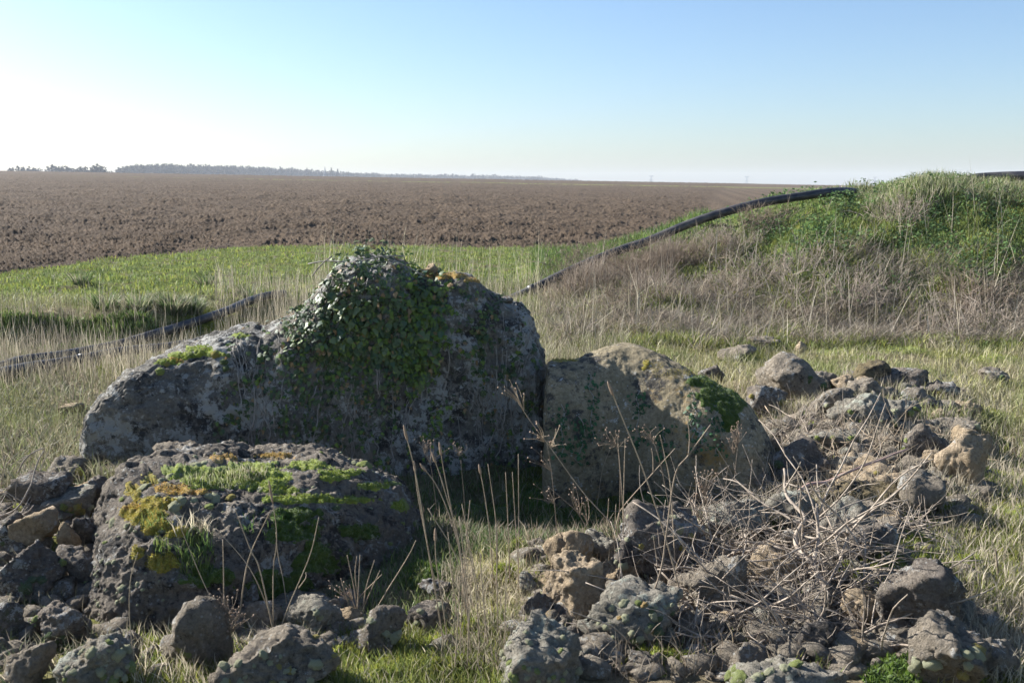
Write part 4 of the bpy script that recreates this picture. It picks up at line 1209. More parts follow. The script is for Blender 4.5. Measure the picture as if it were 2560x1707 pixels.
# 1 green grass strip beyond the stones, up to the field edge
x, y = fan(64000, 9.6, 23.0, -0.66, 0.19, rg)
e = field_edge(x / y) + 0.35 * perlin(xy3(x, y, 0.8, 3)) + 0.12 * perlin(xy3(x, y, 4, 3)) + 0.08
n_ = nz(x, y, 0.5, 4)
m = (y < e) & (y > 10.6 + 1.5 * n_ + 0.6 * rg.random(len(x)) + np.where(x > -1.5, 0.7, 0)) & ~((x > 0.6) & (y > 12) & (y < 20) & (x > 0.1 * y - 0.2))
x, y = keep(m, x, y); n_ = nz(x, y, 0.9, 4)
c = cols(len(x), rg, FRESH, LIME, FRESH, LIME, YELLOW)
dry = ss(13.0, 10.6, y)[:, None] * 0.5; c = c * (1 - dry) + np.array(STRAW) * dry
V1 = blades(x, y, 0.03 + 0.055 * rg.random(len(x)) + 0.05 * np.clip(n_, 0, 1), 0.010 + 0.009 * rg.random(len(x)), c, rg, 0.4)
# green shoulder between strip and pipe on the right
x, y = fan(9000, 14.5, 22.0, 0.02, 0.20, rg); m = (y < field_edge(x / y) + 0.2)
x, y = keep(m, x, y)
V2 = blades(x, y, 0.10 + 0.12 * rg.random(len(x)), 0.013, cols(len(x), rg, FRESH, LIME, DEEP), rg, 0.4)
# dark tussocks
tv = []
for (px, py, r_, n_) in ((430, 768, 0.26, 420), (345, 768, 0.2, 260), (480, 770, 0.16, 200), (200, 700, 0.2, 120), (515, 705, 0.16, 110), (265, 760, 0.2, 150), (620, 735, .2, 90)):
    g_ = ground(px, py + 8); a = rg.random(n_) * 6.28; q = r_ * np.sqrt(rg.random(n_)) * 0.6
    tv.append(blades(g_[0] + np.cos(a) * q, g_[1] + np.sin(a) * q, 0.10 + 0.15 * rg.random(n_), 0.013, cols(n_, rg, DEEP, FRESH, STRAW), rg, az=a, lean=0.25 + 0.45 * rg.random(n_)))
# the shaded little bank
x = rg.uniform(-6.3, -3.2, 7000); y = 10.1 + 0.5 * rg.random(7000); 
tv.append(blades(x, y, 0.05 + 0.07 * rg.random(7000), 0.012, cols(7000, rg, DEEP, FRESH, LIME), rg, 0.4))
V, F, C = merge([V1, V2] + tv)
o = link('green_grass', np_mesh('green_grass', V, F, False, C), M['grass']); tag(o, 'strip of fresh green grass between the stones and the ploughed field', None, None, 'stuff')

# 2 dry short grass around and behind the stones
bl = []
x, y = fan(52000, 5.3, 12.5, -0.66, -0.05, rg); n_ = nz(x, y, 0.8, 1)
m = (y < 11.6 + n_) & ((x < -1.75) | (y > 6.7)); x, y = keep(m, x, y); n_ = nz(x, y, 1.2, 1)
c = cols(len(x), rg, STRAW, GREYB, GREYB, LIME, FRESH); g_ = ss(0.0, 0.5, n_)[:, None] * 0.6; c = c * (1 - g_) + np.array(LIME) * g_
bl.append(blades(x, y, 0.06 + 0.13 * rg.random(len(x)), 0.0045 + 0.003 * rg.random(len(x)), c, rg, 0.85))
x, y = fan(60000, 6.6, 11.6, -0.02, 0.62, rg); n_ = nz(x, y, 1.0, 6)
m = clear(x, y) & (rg.random(len(x)) > 0.75 * np.exp(-((x - 2.6) / 0.8) ** 2 - ((y - 7.7) / 0.9) ** 2)); x, y = keep(m, x, y); n_ = nz(x, y, 1.4, 6)
c = cols(len(x), rg, STRAW, PALE, GREYB, LIME, YELLOW); g_ = ss(-0.05, 0.35, n_)[:, None] * 0.8; c = c * (1 - g_) + np.array(LIME) * g_
bl.append(blades(x, y, 0.05 + 0.12 * rg.random(len(x)), 0.0045 + 0.003 * rg.random(len(x)), c, rg, 0.9))
x, y = fan(16000, 9.0, 15.5, -0.2, 0.12, rg); x, y = keep(clear(x, y), x, y)
bl.append(blades(x, y, 0.10 + 0.18 * rg.random(len(x)), 0.006, cols(len(x), rg, STRAW, PALE, LIME, GREYB), rg, 0.4))
V, F, C = merge(bl)
o = link('dry_grass', np_mesh('dry_grass', V, F, False, C), M['straw']); tag(o, 'short dry straw coloured grass around the standing stones', None, None, 'stuff')

# 3 tall dry stems standing as a thin curtain left of and behind the big stone
bl = []
x, y = fan(1800, 8.4, 11.0, -0.60, -0.13, rg); n_ = nz(x, y, 0.8, 9); m = n_ + 0.5 * rg.random(len(x)) > -0.05; x, y = keep(m, x, y)
bl.append(blades(x, y, 0.18 + 0.30 * rg.random(len(x)), 0.0042 + 0.002 * rg.random(len(x)), cols(len(x), rg, STRAW, PALE, GREYB), rg, 0.12, droop=0.15))
x, y = fan(900, 9.3, 12.6, -0.24, -0.12, rg)
bl.append(blades(x, y, 0.3 + 0.35 * rg.random(len(x)), 0.0048, cols(len(x), rg, STRAW, PALE, STRAW), rg, 0.13, droop=0.2))
x, y = fan(420, 11.0, 16.5, -0.20, 0.03, rg)
bl.append(blades(x, y, 0.4 + 0.5 * rg.random(len(x)), 0.006, cols(len(x), rg, STRAW, PALE), rg, 0.14, droop=0.2))
x, y = fan(800, 10.4, 13.6, -0.30, -0.19, rg)
bl.append(blades(x, y, 0.25 + 0.3 * rg.random(len(x)), 0.0048, cols(len(x), rg, STRAW, PALE, GREYB), rg, 0.16, droop=0.2))
x, y = fan(2000, 8.2, 10.3, -0.58, -0.28, rg)
bl.append(blades(x, y, 0.15 + 0.25 * rg.random(len(x)), 0.0045, cols(len(x), rg, STRAW, PALE, GREYB), rg, 0.3, droop=0.3))
V, F, C = merge(bl)
o = link('tall_dry_grass', np_mesh('tall_dry_grass', V, F, False, C), M['straw']); tag(o, 'curtain of tall dry grass stems left of and behind the ivy covered stone', None, None, 'stuff')

# 4 bank: green nettles and grass above, dry stems below
x, y = fan(120000, 10.6, 20.0, 0.05, 0.64, rg)
z = terrain(x, y); n_ = nz(x, y, 0.7, 2)
hgt = z
gl = ss(0.42, 0.8, hgt + 0.45 * n_ + 0.12 * (x > 7.3)) * ss(2.6, 3.8, x + 0.3 * n_)
gl = np.maximum(gl, 0.8 * ss(0.2, 0.5, y - 14.9) * ss(0.5, 1.5, x))
m = rg.random(len(x)) < gl * 0.95; xg, yg = keep(m, x, y)
c = cols(len(xg), rg, FRESH, DEEP, LIME, LIME, FRESH)
c *= (1.35 + 0.4 * np.clip(nz(xg, yg, 1.6, 3), -1, 1))[:, None]
bl = [blades(xg, yg, 0.04 + 0.07 * rg.random(len(xg)), 0.010 + 0.008 * rg.random(len(xg)), c, rg, 0.7)]
cr = (yg > 14.3) & (yg < 16.0) & (xg > 5.2); xc, yc = xg[cr], yg[cr]
bl.append(blades(xc, yc, 0.10 + 0.16 * rg.random(len(xc)), 0.010, cols(len(xc), rg, FRESH, LIME, PALE), rg, 0.4))
V, F, C = merge(bl)
o = link('bank_grass', np_mesh('bank_grass', V, F, False, C), M['grass']); tag(o, 'lush green grass on the top of the bank at right', None, None, 'stuff')
# broad leaved weeds
x, y = fan(26000, 11.3, 16.2, 0.14, 0.62, rg); z = terrain(x, y); n_ = nz(x, y, 1.3, 12)
gl = ss(0.40, 0.75, z + 0.45 * n_) * ss(2.8, 3.8, x); m = rg.random(len(x)) < gl * ss(-0.35, 0.15, n_); x, y, z = keep(m, x, y, z)
n = len(x); lift = 0.03 + 0.14 * rg.random(n)
nrm = np.stack([0.4 * rg.normal(size=n), -0.35 + 0.4 * rg.normal(size=n), np.ones(n)], 1); nrm /= np.linalg.norm(nrm, axis=1)[:, None]
a = np.cross(nrm, rg.normal(size=(n, 3))); a /= np.linalg.norm(a, axis=1)[:, None]; b_ = np.cross(nrm, a)
s = (0.014 + 0.019 * rg.random(n))[:, None]; P = np.stack([x, y, z + lift], 1)
V = np.stack([P - a * s, P + b_ * s * 0.55 + nrm * s * 0.15, P + a * s, P - b_ * s * 0.55 + nrm * s * 0.15], 1).reshape(-1, 3)
F = np.stack([np.arange(n) * 4, np.arange(n) * 4 + 1, np.arange(n) * 4 + 2, np.arange(n) * 4 + 3], 1)
c = cols(n, rg, DEEP, FRESH, (0.10, 0.18, 0.045), (0.17, 0.24, 0.075))
o = link('weeds', np_mesh('weeds', V, F, False, np.repeat(c, 4, 0)), M['leafy']); tag(o, 'low leafy green weeds covering the upper bank', None, None, 'stuff')
# dry stems and dead tangle on the lower bank
bl = []
x, y = fan(64000, 10.1, 15.2, 0.03, 0.64, rg); z = terrain(x, y); n_ = nz(x, y, 0.7, 2); n2 = nz(x, y, 1.8, 15)
gl = ss(0.42, 0.8, z + 0.45 * n_) * ss(2.6, 3.8, x + 0.3 * n_)
dn = (1 - gl * 0.93) * ss(9.9, 11.2, y + 0.5 * n_) * ss(0.0, 0.45, x) * (0.35 + 0.65 * ss(-0.25, 0.2, n2)) * (1 - ss(14.6, 15.0, y))
m = rg.random(len(x)) < dn; x, y = keep(m, x, y); n = len(x); n2 = n2[m]
c = cols(n, rg, GREYB, BROWN, (0.22, 0.18, 0.145), STRAW, (0.30, 0.255, 0.21))
low = rg.random(n) < 0.91; hm_ = 0.45 + 1.0 * ss(-0.35, 0.35, nz(x, y, 1.1, 33))
bl.append(blades(x, y, hm_ * np.where(low, 0.10 + 0.2 * rg.random(n), 0.10 + 0.22 * rg.random(n) ** 1.5 * (0.4 + ss(-0.2, 0.3, n2))), 0.006 + 0.004 * rg.random(n), c, rg, lean=np.where(low, 0.6 + 0.38 * rg.random(n), np.abs(0.25 * rg.normal(size=n))), droop=0.6))
x, y = fan(300, 10.3, 14.0, 0.06, 0.62, rg)
bl.append(blades(x, y, 0.4 + 0.5 * rg.random(len(x)), 0.007, cols(len(x), rg, PALE, STRAW, (0.4, 0.36, 0.3)), rg, lean=np.clip(np.abs(0.5 * rg.normal(size=len(x))), 0, 0.95), droop=0.1))
# brush that hides the pipe where it reaches the ground
x, y = fan(3600, 13.2, 14.7, 0.05, 0.165, rg)
bl.append(blades(x, y, (0.16 + 0.3 * rg.random(len(x))) * (0.6 + 0.8 * ss(-0.2, 0.3, nz(x, y, 1.6, 41))), 0.006, cols(len(x), rg, GREYB, BROWN, (0.3, 0.25, 0.2)), rg, lean=np.clip(np.abs(0.55 * rg.normal(size=len(x))), 0, 0.95), droop=0.4))
# matted brush along the slope
x, y = fan(20000, 10.4, 13.0, 0.10, 0.64, rg); m = (nz(x, y, 1.2, 51) > -0.1); x, y = keep(m, x, y)
bl.append(blades(x, y, 0.15 + 0.25 * rg.random(len(x)), 0.0055, cols(len(x), rg, GREYB, (0.26, 0.225, 0.17), (0.36, 0.315, 0.24)), rg, lean=0.62 + 0.35 * rg.random(len(x)), droop=0.3))
# green showing between
x, y = fan(44000, 10.2, 14.6, 0.06, 0.64, rg); m = nz(x, y, 1.5, 21) > -0.1; x, y = keep(m, x, y)
bl.append(blades(x, y, 0.07 + 0.1 * rg.random(len(x)), 0.010, cols(len(x), rg, LIME, FRESH, YELLOW), rg, 0.6))
V, F, C = merge(bl)
o = link('dead_undergrowth', np_mesh('dead_undergrowth', V, F, False, C), M['straw']); tag(o, 'grey brown dead stems tangled along the foot of the bank', None, None, 'stuff')

# 5 foreground: lit grass, moss tufts and dry blades
bl = []
def px_points(n, box, rng):
    out = []
    x0, y0, x1, y1 = box
    P = []
    for k in range(n):
        P.append((x0 + (x1 - x0) * rng.random(), y0 + (y1 - y0) * rng.random()))
    P = np.array(P)
    vx = (P[:, 0] - 1280) / FPX; q = (853.5 - P[:, 1]) / FPX
    c_, s_ = math.cos(PITCH), math.sin(PITCH)
    k = EYE / -(-s_ + q * c_); yy = k * (c_ + q * s_); xx = k * vx
    return xx, yy
def add(n, box, h0, h1, w, pal, lean, thr=None, sc=1.5, kz=0, droop=0.5):
    x, y = px_points(n, box, rg)
    if thr is not None: x, y = keep(nz(x, y, sc, kz) > thr, x, y)
    x, y = keep(clear(x, y), x, y)
    n = len(x)
    bl.append(blades(x, y, h0 + (h1 - h0) * rg.random(n), w * (0.7 + 0.6 * rg.random(n)), cols(n, rg, *pal), rg, lean, droop=droop))
add(14000, (640, 1540, 1330, 1760), 0.03, 0.10, 0.0042, (LIME, FRESH, YELLOW, LIME), 0.5)
add(1500, (640, 1540, 1330, 1760), 0.04, 0.12, 0.0040, (STRAW, PALE, GREYB), 0.7)
add(3000, (320, 1560, 760, 1760), 0.03, 0.10, 0.0042, (LIME, FRESH, YELLOW), 0.5)
add(1600, (320, 1560, 760, 1760), 0.05, 0.14, 0.004, (STRAW, PALE), 0.7)
add(2600, (1180, 1380, 1420, 1560), 0.03, 0.11, 0.004, (LIME, STRAW, YELLOW, PALE), 0.55)
add(2200, (1100, 1440, 1320, 1700), 0.05, 0.13, 0.004, (STRAW, PALE, GREYB), 0.6)
add(20000, (980, 1080, 1960, 1400), 0.03, 0.10, 0.005, (DEEP, (0.07, 0.12, 0.03), FRESH, GREYB), 0.6)  # hollow grass in darker greens, the shade is in the blade colour
add(6000, (980, 1060, 1960, 1380), 0.04, 0.14, 0.0035, (GREYB, STRAW, BROWN), 0.8)
add(5000, (540, 1380, 1150, 1560), 0.03, 0.10, 0.0045, (DEEP, FRESH, GREYB, LIME), 0.6)
add(3000, (980, 1150, 1500, 1380), 0.03, 0.09, 0.006, (FRESH, LIME), 0.6, 0.1)
add(11000, (2330, 1000, 2640, 1760), 0.04, 0.15, 0.0045, (STRAW, PALE, GREYB, STRAW), 0.9)
add(16000, (2330, 1000, 2640, 1760), 0.03, 0.09, 0.005, (LIME, FRESH, YELLOW, LIME), 0.75, -0.15)
add(7500, (2150, 1280, 2560, 1520), 0.02, 0.09, 0.005, (LIME, YELLOW, LIME), 0.7)
add(5000, (1850, 1000, 2420, 1330), 0.06, 0.22, 0.0035, (GREYB, STRAW, PALE), 0.75)
add(2500, (1850, 1000, 2420, 1330), 0.03, 0.08, 0.006, (YELLOW, LIME), 0.6, 0.1)
add(3500, (1300, 1320, 2100, 1700), 0.05, 0.17, 0.0035, (GREYB, STRAW, BROWN), 0.75)
add(1800, (1300, 1500, 2200, 1720), 0.03, 0.09, 0.005, (FRESH, LIME, YELLOW), 0.55, 0.05)
add(2600, (-60, 1180, 330, 1720), 0.04, 0.14, 0.0035, (GREYB, STRAW, DEEP), 0.75)
add(2000, (230, 1080, 420, 1240), 0.04, 0.14, 0.004, (STRAW, LIME), 0.6)
V, F, C = merge(bl)
o = link('foreground_grass', np_mesh('foreground_grass', V, F, False, C), M['grass']); tag(o, 'lit green and straw coloured grass growing between the stones in the foreground, tinted darker for the shade of the hollow', None, None, 'stuff')

# grass growing on the boulder
bl = []
def on_rock(rock, n, cx, cy, rx, ry, h0, h1, pal, lean=0.4, w=0.004):
    for k in range(n):
        a = rg.random() * 6.28; q = math.sqrt(rg.random())
        h = rock.hit(cx + rx * q * math.cos(a), cy + ry * q * math.sin(a))
        if h is None: continue
        l_ = h[0]
        bl.append(blades(np.array([l_.x]), np.array([l_.y]), h0 + (h1 - h0) * rg.random(), w, cols(1, rg, *pal), rg, lean, z=np.array([l_.z - 0.005])))
on_rock(BOULDER, 420, 545, 1205, 90, 20, 0.02, 0.065, (LIME, FRESH, PALE, LIME))
on_rock(BOULDER, 160, 620, 1190, 50, 16, 0.02, 0.06, (PALE, STRAW, LIME))
on_rock(BOULDER, 90, 390, 1310, 36, 26, 0.02, 0.06, (LIME, FRESH))
on_rock(BOULDER, 60, 405, 1375, 26, 18, 0.02, 0.07, (LIME, FRESH))
on_rock(BOULDER, 220, 490, 1395, 46, 60, 0.03, 0.10, (FRESH, DEEP, LIME))
on_rock(BOULDER, 70, 485, 1335, 46, 20, 0.05, 0.12, (STRAW, PALE), 0.35)
on_rock(BOULDER, 60, 660, 1310, 60, 40, 0.02, 0.06, (DEEP, FRESH))
on_rock(STONE, 90, 1095, 685, 50, 12, 0.02, 0.06, (YELLOW, STRAW, LIME))
V, F, C = merge(bl)
o = link('rock_grass', np_mesh('rock_grass', V, F, False, C), M['grass']); tag(o, 'little grass tufts growing in the moss on top of the boulder', None, None, 'stuff')

# moss carpets on the ground
def ground_moss(spots, mat, name, label, th=0.035, pal=((0.26, 0.30, 0.05), (0.36, 0.34, 0.06), (0.18, 0.24, 0.04))):
    parts = []; fz = []
    for (px, py, rx, ry) in spots:
        g_ = ground(px, py); d = g_[1] / FPX
        RX = rx * d; RY = ry * d / max(0.15, (EYE - g_[2]) / g_[1])
        nn = 26
        u = np.linspace(-1, 1, nn); U, W_ = np.meshgrid(u, u)
        X = g_[0] + U.ravel() * RX; Y_ = g_[1] + W_.ravel() * RY
        w = 1 - np.hypot(U, W_).ravel() + 0.35 * fbm(xy3(X, Y_, 9), 3)
        Z = terrain(X, Y_) - 0.02 + (0.02 + th) * np.sqrt(np.clip(w, 0, 0.6) / 0.6) * (0.6 + 0.9 * billow(xy3(X, Y_, 18), 2))
        i = np.arange(nn - 1)[:, None] * nn; j = np.arange(nn - 1)[None]
        F = np.stack([i + j, i + j + 1, i + nn + j + 1, i + nn + j], -1).reshape(-1, 4)
        F = F[(w[F] > 0.0).any(1)]
        parts.append((np.stack([X, Y_, Z], 1), F))
        k = np.where(w > 0.12)[0]
        if len(k):
            k = k[rg.integers(0, len(k), 900)]; sx = RX * 2 / nn
            fz.append(blades(X[k] + rg.normal(size=900) * sx * .4, Y_[k] + rg.normal(size=900) * sx, 0.012 + 0.022 * rg.random(900), 0.004 + 0.003 * rg.random(900), cols(900, rg, *pal), rg, 0.6, z=Z[k] - 0.004))
    o = link(name, np_mesh(name, *join(parts)), M[mat]); tag(o, label, None, None, 'stuff')
    V, F, C = merge(fz); tag(link('moss_fuzz', np_mesh('moss_fuzz', V, F, False, C), M['grass'], o), None, None, None, 'stuff')
ground_moss([(880, 1640, 110, 36), (1010, 1670, 120, 30), (1150, 1590, 70, 26), (760, 1660, 70, 30), (950, 1700, 90, 26), (1230, 1660, 60, 26), (700, 1690, 60, 26), (850, 1590, 60, 18), (1120, 1680, 70, 24), (960, 1570, 50, 14), (1270, 1440, 46, 16), (1290, 1380, 40, 12), (1080, 1620, 60, 20), (1700, 1390, 50, 16), (1900, 1310, 50, 14), (1560, 1400, 40, 14), (1490, 1590, 50, 20), (1990, 1420, 40, 14), (2140, 1440, 60, 22), (2050, 1180, 50, 12), (2290, 1130, 50, 12), (1960, 1170, 50, 14), (2390, 1290, 60, 18), (2420, 1420, 70, 20), (2540, 1300, 60, 30), (2330, 1420, 50, 16), (430, 1640, 60, 34), (370, 1625, 50, 26), (1345, 1470, 60, 24), (2330, 1365, 100, 24), (2450, 1180, 70, 22), (2470, 1040, 50, 12), (2210, 1370, 50, 14), (1800, 1395, 60, 14), (1640, 1660, 80, 40), (2500, 900, 60, 10), (2080, 885, 70, 10), (1960, 925, 60, 9), (2170, 905, 60, 8), (2250, 880, 70, 8), (2480, 1560, 60, 20), (2080, 1110, 50, 14), (2000, 1085, 40, 12)], 'green_moss', 'moss', 'yellow green moss cushioned on the ground between the stones')
ground_moss([(1340, 1330, 150, 30), (1200, 1290, 120, 24), (1500, 1300, 100, 22), (1640, 1240, 120, 20), (1050, 1440, 70, 34), (2240, 1690, 90, 50), (1350, 1240, 90, 16), (1860, 1230, 70, 18)], 'dark_moss', 'shade_tinted_moss', 'green moss in the hollow in front of the stones, shade put into its dark colour', 0.03, ((0.06, 0.11, 0.02), (0.10, 0.15, 0.025), (0.15, 0.2, 0.03)))  # moss tints darkened to carry the shade of the hollow

# ------------------------------------------------------------------ single dry stalks
def stalk(pts, label, group, r=0.0026, Y0=None, mat='stalk', head=0.0, forks=(), back=0.0, name='dry_stalk', cat='stalk'):
    """pts from the foot to the tip, read off the photo; the stalk stands at its foot's distance"""
    if Y0 is None: Y0 = ground(*pts[0])[1]
    n = len(pts)
    P = np.array([at(a, b_, Y0 + back * k / max(1, n - 1)) for k, (a, b_) in enumerate(pts)])
    g0 = hz(P[0][0], P[0][1])
    if P[0][2] > g0: P = np.vstack([[P[0][0] + (P[0][0] - P[1][0]) * 0.1, P[0][1], g0 - 0.02], P])
    org = P[0].copy()
    S = smooth_path(P, 4 * n + 4)
    root = empty(name, org, label, cat, group)
    V, F = tube(S - org, np.linspace(r, r * 0.55, len(S)), 6); link('stem', np_mesh('stem', V, F), M[mat], root)
    if head > 0:
        Hs = S[-1] + (S[-1] - S[-2]) / np.linalg.norm(S[-1] - S[-2]) * np.linspace(-head, 0, 9)[:, None]
        Hs = S[np.argmin(np.abs(np.linspace(0, 1, len(S)) - 0.88)):]
        V, F = tube(smooth_path(Hs, 12) - org, r * np.array([.9, 1.4, 1.8, 1.6, 1.9, 1.7, 1.8, 1.5, 1.5, 1.2, .9, .4]), 7)
        link('seed_head', np_mesh('seed_head', V, F), M['seed'], root)
    for fk in forks:
        Q = np.array([at(a, b_, Y0 + 0.01 * k) for k, (a, b_) in enumerate(fk)])
        S2 = smooth_path(Q, 4 * len(fk)); V, F = tube(S2 - org, np.linspace(r * 0.75, r * 0.4, len(S2)), 6)
        link('side_branch', np_mesh('side_branch', V, F), M[mat], root)
    return root, Y0, org

mid = 'dry stalks in the clump in front of the ivy covered stone'
ml_ = 'thin upright dry grass stalk in the clump between the boulder and the sandy stone'
for pts in ([(1115, 1640), (1070, 1370), (1040, 1190), (1009, 1062)], [(1095, 1500), (1070, 1370), (1045, 1240), (1035, 1152)], [(1180, 1600), (1150, 1380), (1100, 1230), (1050, 1158)], [(1165, 1560), (1150, 1370), (1110, 1220), (1080, 1130)],
            [(1175, 1520), (1140, 1330), (1112, 1190), (1098, 1105)], [(1235, 1480), (1225, 1340), (1212, 1240), (1197, 1160)], [(1240, 1480), (1242, 1330), (1220, 1160)], [(1296, 1500), (1297, 1340), (1296, 1135)],
            [(1300, 1480), (1290, 1330), (1281, 1180)], [(1275, 1480), (1271, 1330), (1264, 1180)], [(1150, 1600), (1160, 1420), (1175, 1250)], [(1170, 1640), (1168, 1480), (1148, 1290)], [(1180, 1660), (1150, 1420), (1070, 1270)],
            [(1200, 1660), (1190, 1480), (1165, 1330)], [(1125, 1640), (1105, 1500), (1090, 1400), (1088, 1320)], [(1210, 1560), (1185, 1420), (1155, 1260)], [(1160, 1620), (1135, 1480), (1120, 1330)], [(1245, 1600), (1243, 1480), (1240, 1310)],
            [(1150, 1660), (1155, 1500), (1172, 1340)], [(1225, 1640), (1210, 1520), (1200, 1380)], [(1168, 1690), (1172, 1560), (1180, 1420)], [(1135, 1690), (1145, 1560), (1150, 1440)], [(1260, 1690), (1262, 1560), (1266, 1400)]):
    stalk(pts, ml_, mid, 0.0030, head=0.12 if len(pts) > 3 else 0.0)
bl_ = 'dry stalks standing in front of the mossy boulder'
bo = 'thin bare dry stalk rising in front of the dark face of the boulder'
stalk([(592, 1590), (612, 1440), (628, 1379), (650, 1330), (677, 1275)], 'slanting forked dry stalk in front of the boulder, leaning right', bl_, 0.0032)
stalk([(684, 1600), (683, 1430), (691, 1365), (689, 1304), (672, 1200)], 'tall thin stalk in front of the boulder, reaching up to its top edge', bl_, 0.0026, head=0.1)
stalk([(560, 1600), (559, 1440), (557, 1348)], bo, bl_, 0.003)
stalk([(690, 1610), (650, 1426), (626, 1373), (585, 1265)], 'dry stalk leaning left that crosses the forked one in front of the boulder', bl_, 0.003)
stalk([(690, 1600), (724, 1509), (775, 1387), (797, 1293)], 'dry stalk leaning right with a bent side twig, right of the boulder middle', bl_, 0.003, forks=[[(746, 1470), (764, 1445), (765, 1430)]])
stalk([(720, 1540), (708, 1450), (695, 1387), (690, 1330)], bo, bl_, 0.0026)
stalk([(700, 1600), (630, 1430), (540, 1320)], bo, bl_, 0.0024)
stalk([(600, 1620), (520, 1480), (440, 1290)], bo, bl_, 0.002)
stalk([(345, 1720), (325, 1560), (326, 1450), (345, 1380)], 'thin stalk crossing the sunlit left end of the boulder', bl_, 0.0022)
sm = 'short dry stalks right of the boulder'
for pts in ([(895, 1545), (885, 1470), (868, 1387)], [(900, 1530), (888, 1440), (892, 1390)], [(890, 1560), (895, 1490), (900, 1387)], [(905, 1545), (915, 1470), (936, 1400)], [(900, 1540), (925, 1480), (950, 1425)],
            [(870, 1530), (900, 1490), (955, 1435)], [(925, 1550), (965, 1480), (990, 1440), (1022, 1387), (1040, 1350)], [(880, 1540), (862, 1480), (852, 1445)]):
    stalk(pts, 'short pale dry stalk in the little sheaf at the lower right of the boulder', sm, 0.003)
rt = 'dry stalks standing before the sandy stone'
stalk([(1720, 1560), (1670, 1365), (1610, 1180), (1550, 1030), (1519, 953)], 'tallest dry stalk with a long seed head, leaning left before the sandy stone', rt, 0.0036, head=0.2)
stalk([(1590, 1590), (1648, 1440), (1666, 1335), (1688, 1187), (1722, 1137), (1777, 1061)], 'stout forked brown stalk leaning right in front of the sandy stone', rt, 0.0042, mat='brown_stalk', forks=[[(1722, 1137), (1724, 1090), (1718, 1041)]])
stalk([(1690, 1460), (1677, 1224), (1662, 1140), (1650, 1087)], 'straight thin stalk between the tallest stalk and the forked brown one', rt, 0.0028)
stalk([(1535, 1360), (1544, 1298), (1559, 1265), (1633, 1181), (1688, 1120)], 'dry stalk with a bent fork, left of the forked brown one', rt, 0.003, forks=[[(1633, 1181), (1632, 1140), (1628, 1120)]])
for pts in ([(1560, 1400), (1556, 1250), (1545, 1110)], [(1556, 1420), (1560, 1200), (1563, 1095)], [(1490, 1290), (1505, 1180), (1530, 1110)], [(1525, 1400), (1518, 1330), (1522, 1245)], [(1530, 1410), (1536, 1330), (1540, 1260)], [(1700, 1500), (1690, 1420), (1720, 1360)], [(1335, 1440), (1322, 1370), (1323, 1310)]):
    stalk(pts, 'thin dry stalk without head standing left of the tallest stalk', rt, 0.0024)

def umbel(pts, label, heads, r=0.0028, mat='brown_stalk', dense=9, spread=34, back=0.0):
    root, Y0, org = stalk(pts, label, 'dead flower stems in front of the stones', r, mat=mat, name='dead_flower', cat='dead plant', back=back)
    Y1 = Y0 + back
    for (sx, sy, hx, hy) in heads:
        twig, bud = [], []
        for k in range(dense):
            tx_ = hx + rg.normal() * spread * 0.5; ty_ = hy + rg.normal() * spread * 0.4
            p0 = at(sx, sy, Y1); p2 = at(tx_, ty_, Y1 + rg.normal() * 0.02); p1 = (p0 + p2) / 2 + np.array([rg.normal() * .008, 0, 0.006])
            twig.append(tube(smooth_path([p0, p1, p2], 6) - org, np.linspace(r * 0.5, r * 0.3, 6), 4, False))
            q = SHAPES[int(rg.integers(8))] * (0.0028 + 0.0022 * rg.random()); bud.append((q + p2 - org, ICO_F))
        link('flower_branch', np_mesh('flower_branch', *join(twig)), M[mat], root)
        tag(link('dry_buds', np_mesh('dry_buds', *join(bud)), M['seed'], root), None, None, None, 'stuff')
umbel([(1600, 1440), (1545, 1330), (1458, 1231), (1377, 1120), (1329, 1057), (1295, 1005)], 'long dead flower stem leaning left with a pale dried head before the ivy covered stone', [(1310, 1025, 1268, 978), (1377, 1120, 1392, 1097), (1360, 1105, 1345, 1080)], 0.003, 'stalk')
umbel([(1400, 1420), (1390, 1300), (1380, 1190), (1368, 1110)], 'slender dead stem with small heads left of the dark hollow', [(1380, 1180, 1345, 1142), (1388, 1260, 1358, 1230)], 0.0022)
umbel([(1510, 1400), (1450, 1290), (1410, 1250), (1370, 1215)], 'dead stem with a brown tuft, low in front of the sandy stone', [(1470, 1310, 1455, 1262), (1450, 1290, 1430, 1240)], 0.0024)
umbel([(1165, 1330), (1160, 1240), (1152, 1150)], 'small dead flower with a brown round head before the ivy covered stone', [(1150, 1140, 1147, 1115)], 0.002, 'brown_stalk', 10, 20)
umbel([(1095, 1300), (1078, 1170), (1060, 1130)], 'small dead stem with two thin heads right of the boulder', [(1065, 1135, 1050, 1110), (1075, 1160, 1075, 1105)], 0.002)
umbel([(1700, 1420), (1660, 1200), (1640, 1120), (1625, 1085)], 'dead flower stem standing before the middle of the sandy stone', [(1630, 1100, 1615, 1078), (1632, 1105, 1630, 1085)], 0.0024)
umbel([(1540, 1380), (1550, 1250), (1548, 1150), (1540, 1110)], 'dead flower stem with tiny heads, left of the tallest stalk', [(1540, 1115, 1525, 1100), (1545, 1120, 1550, 1095)], 0.0022)
umbel([(1830, 1290), (1838, 1180), (1845, 1110)], 'dried brown flower cluster against the right end of the sandy stone', [(1845, 1110, 1848, 1065), (1842, 1120, 1838, 1075), (1835, 1135, 1828, 1105)], 0.0022, 'brown_stalk', 12, 22)
umbel([(1775, 1330), (1765, 1240), (1760, 1200)], 'low brown dried plant in front of the right part of the sandy stone', [(1765, 1240, 1750, 1195), (1765, 1230, 1785, 1190), (1768, 1260, 1740, 1230)], 0.0022, 'brown_stalk', 12, 26)
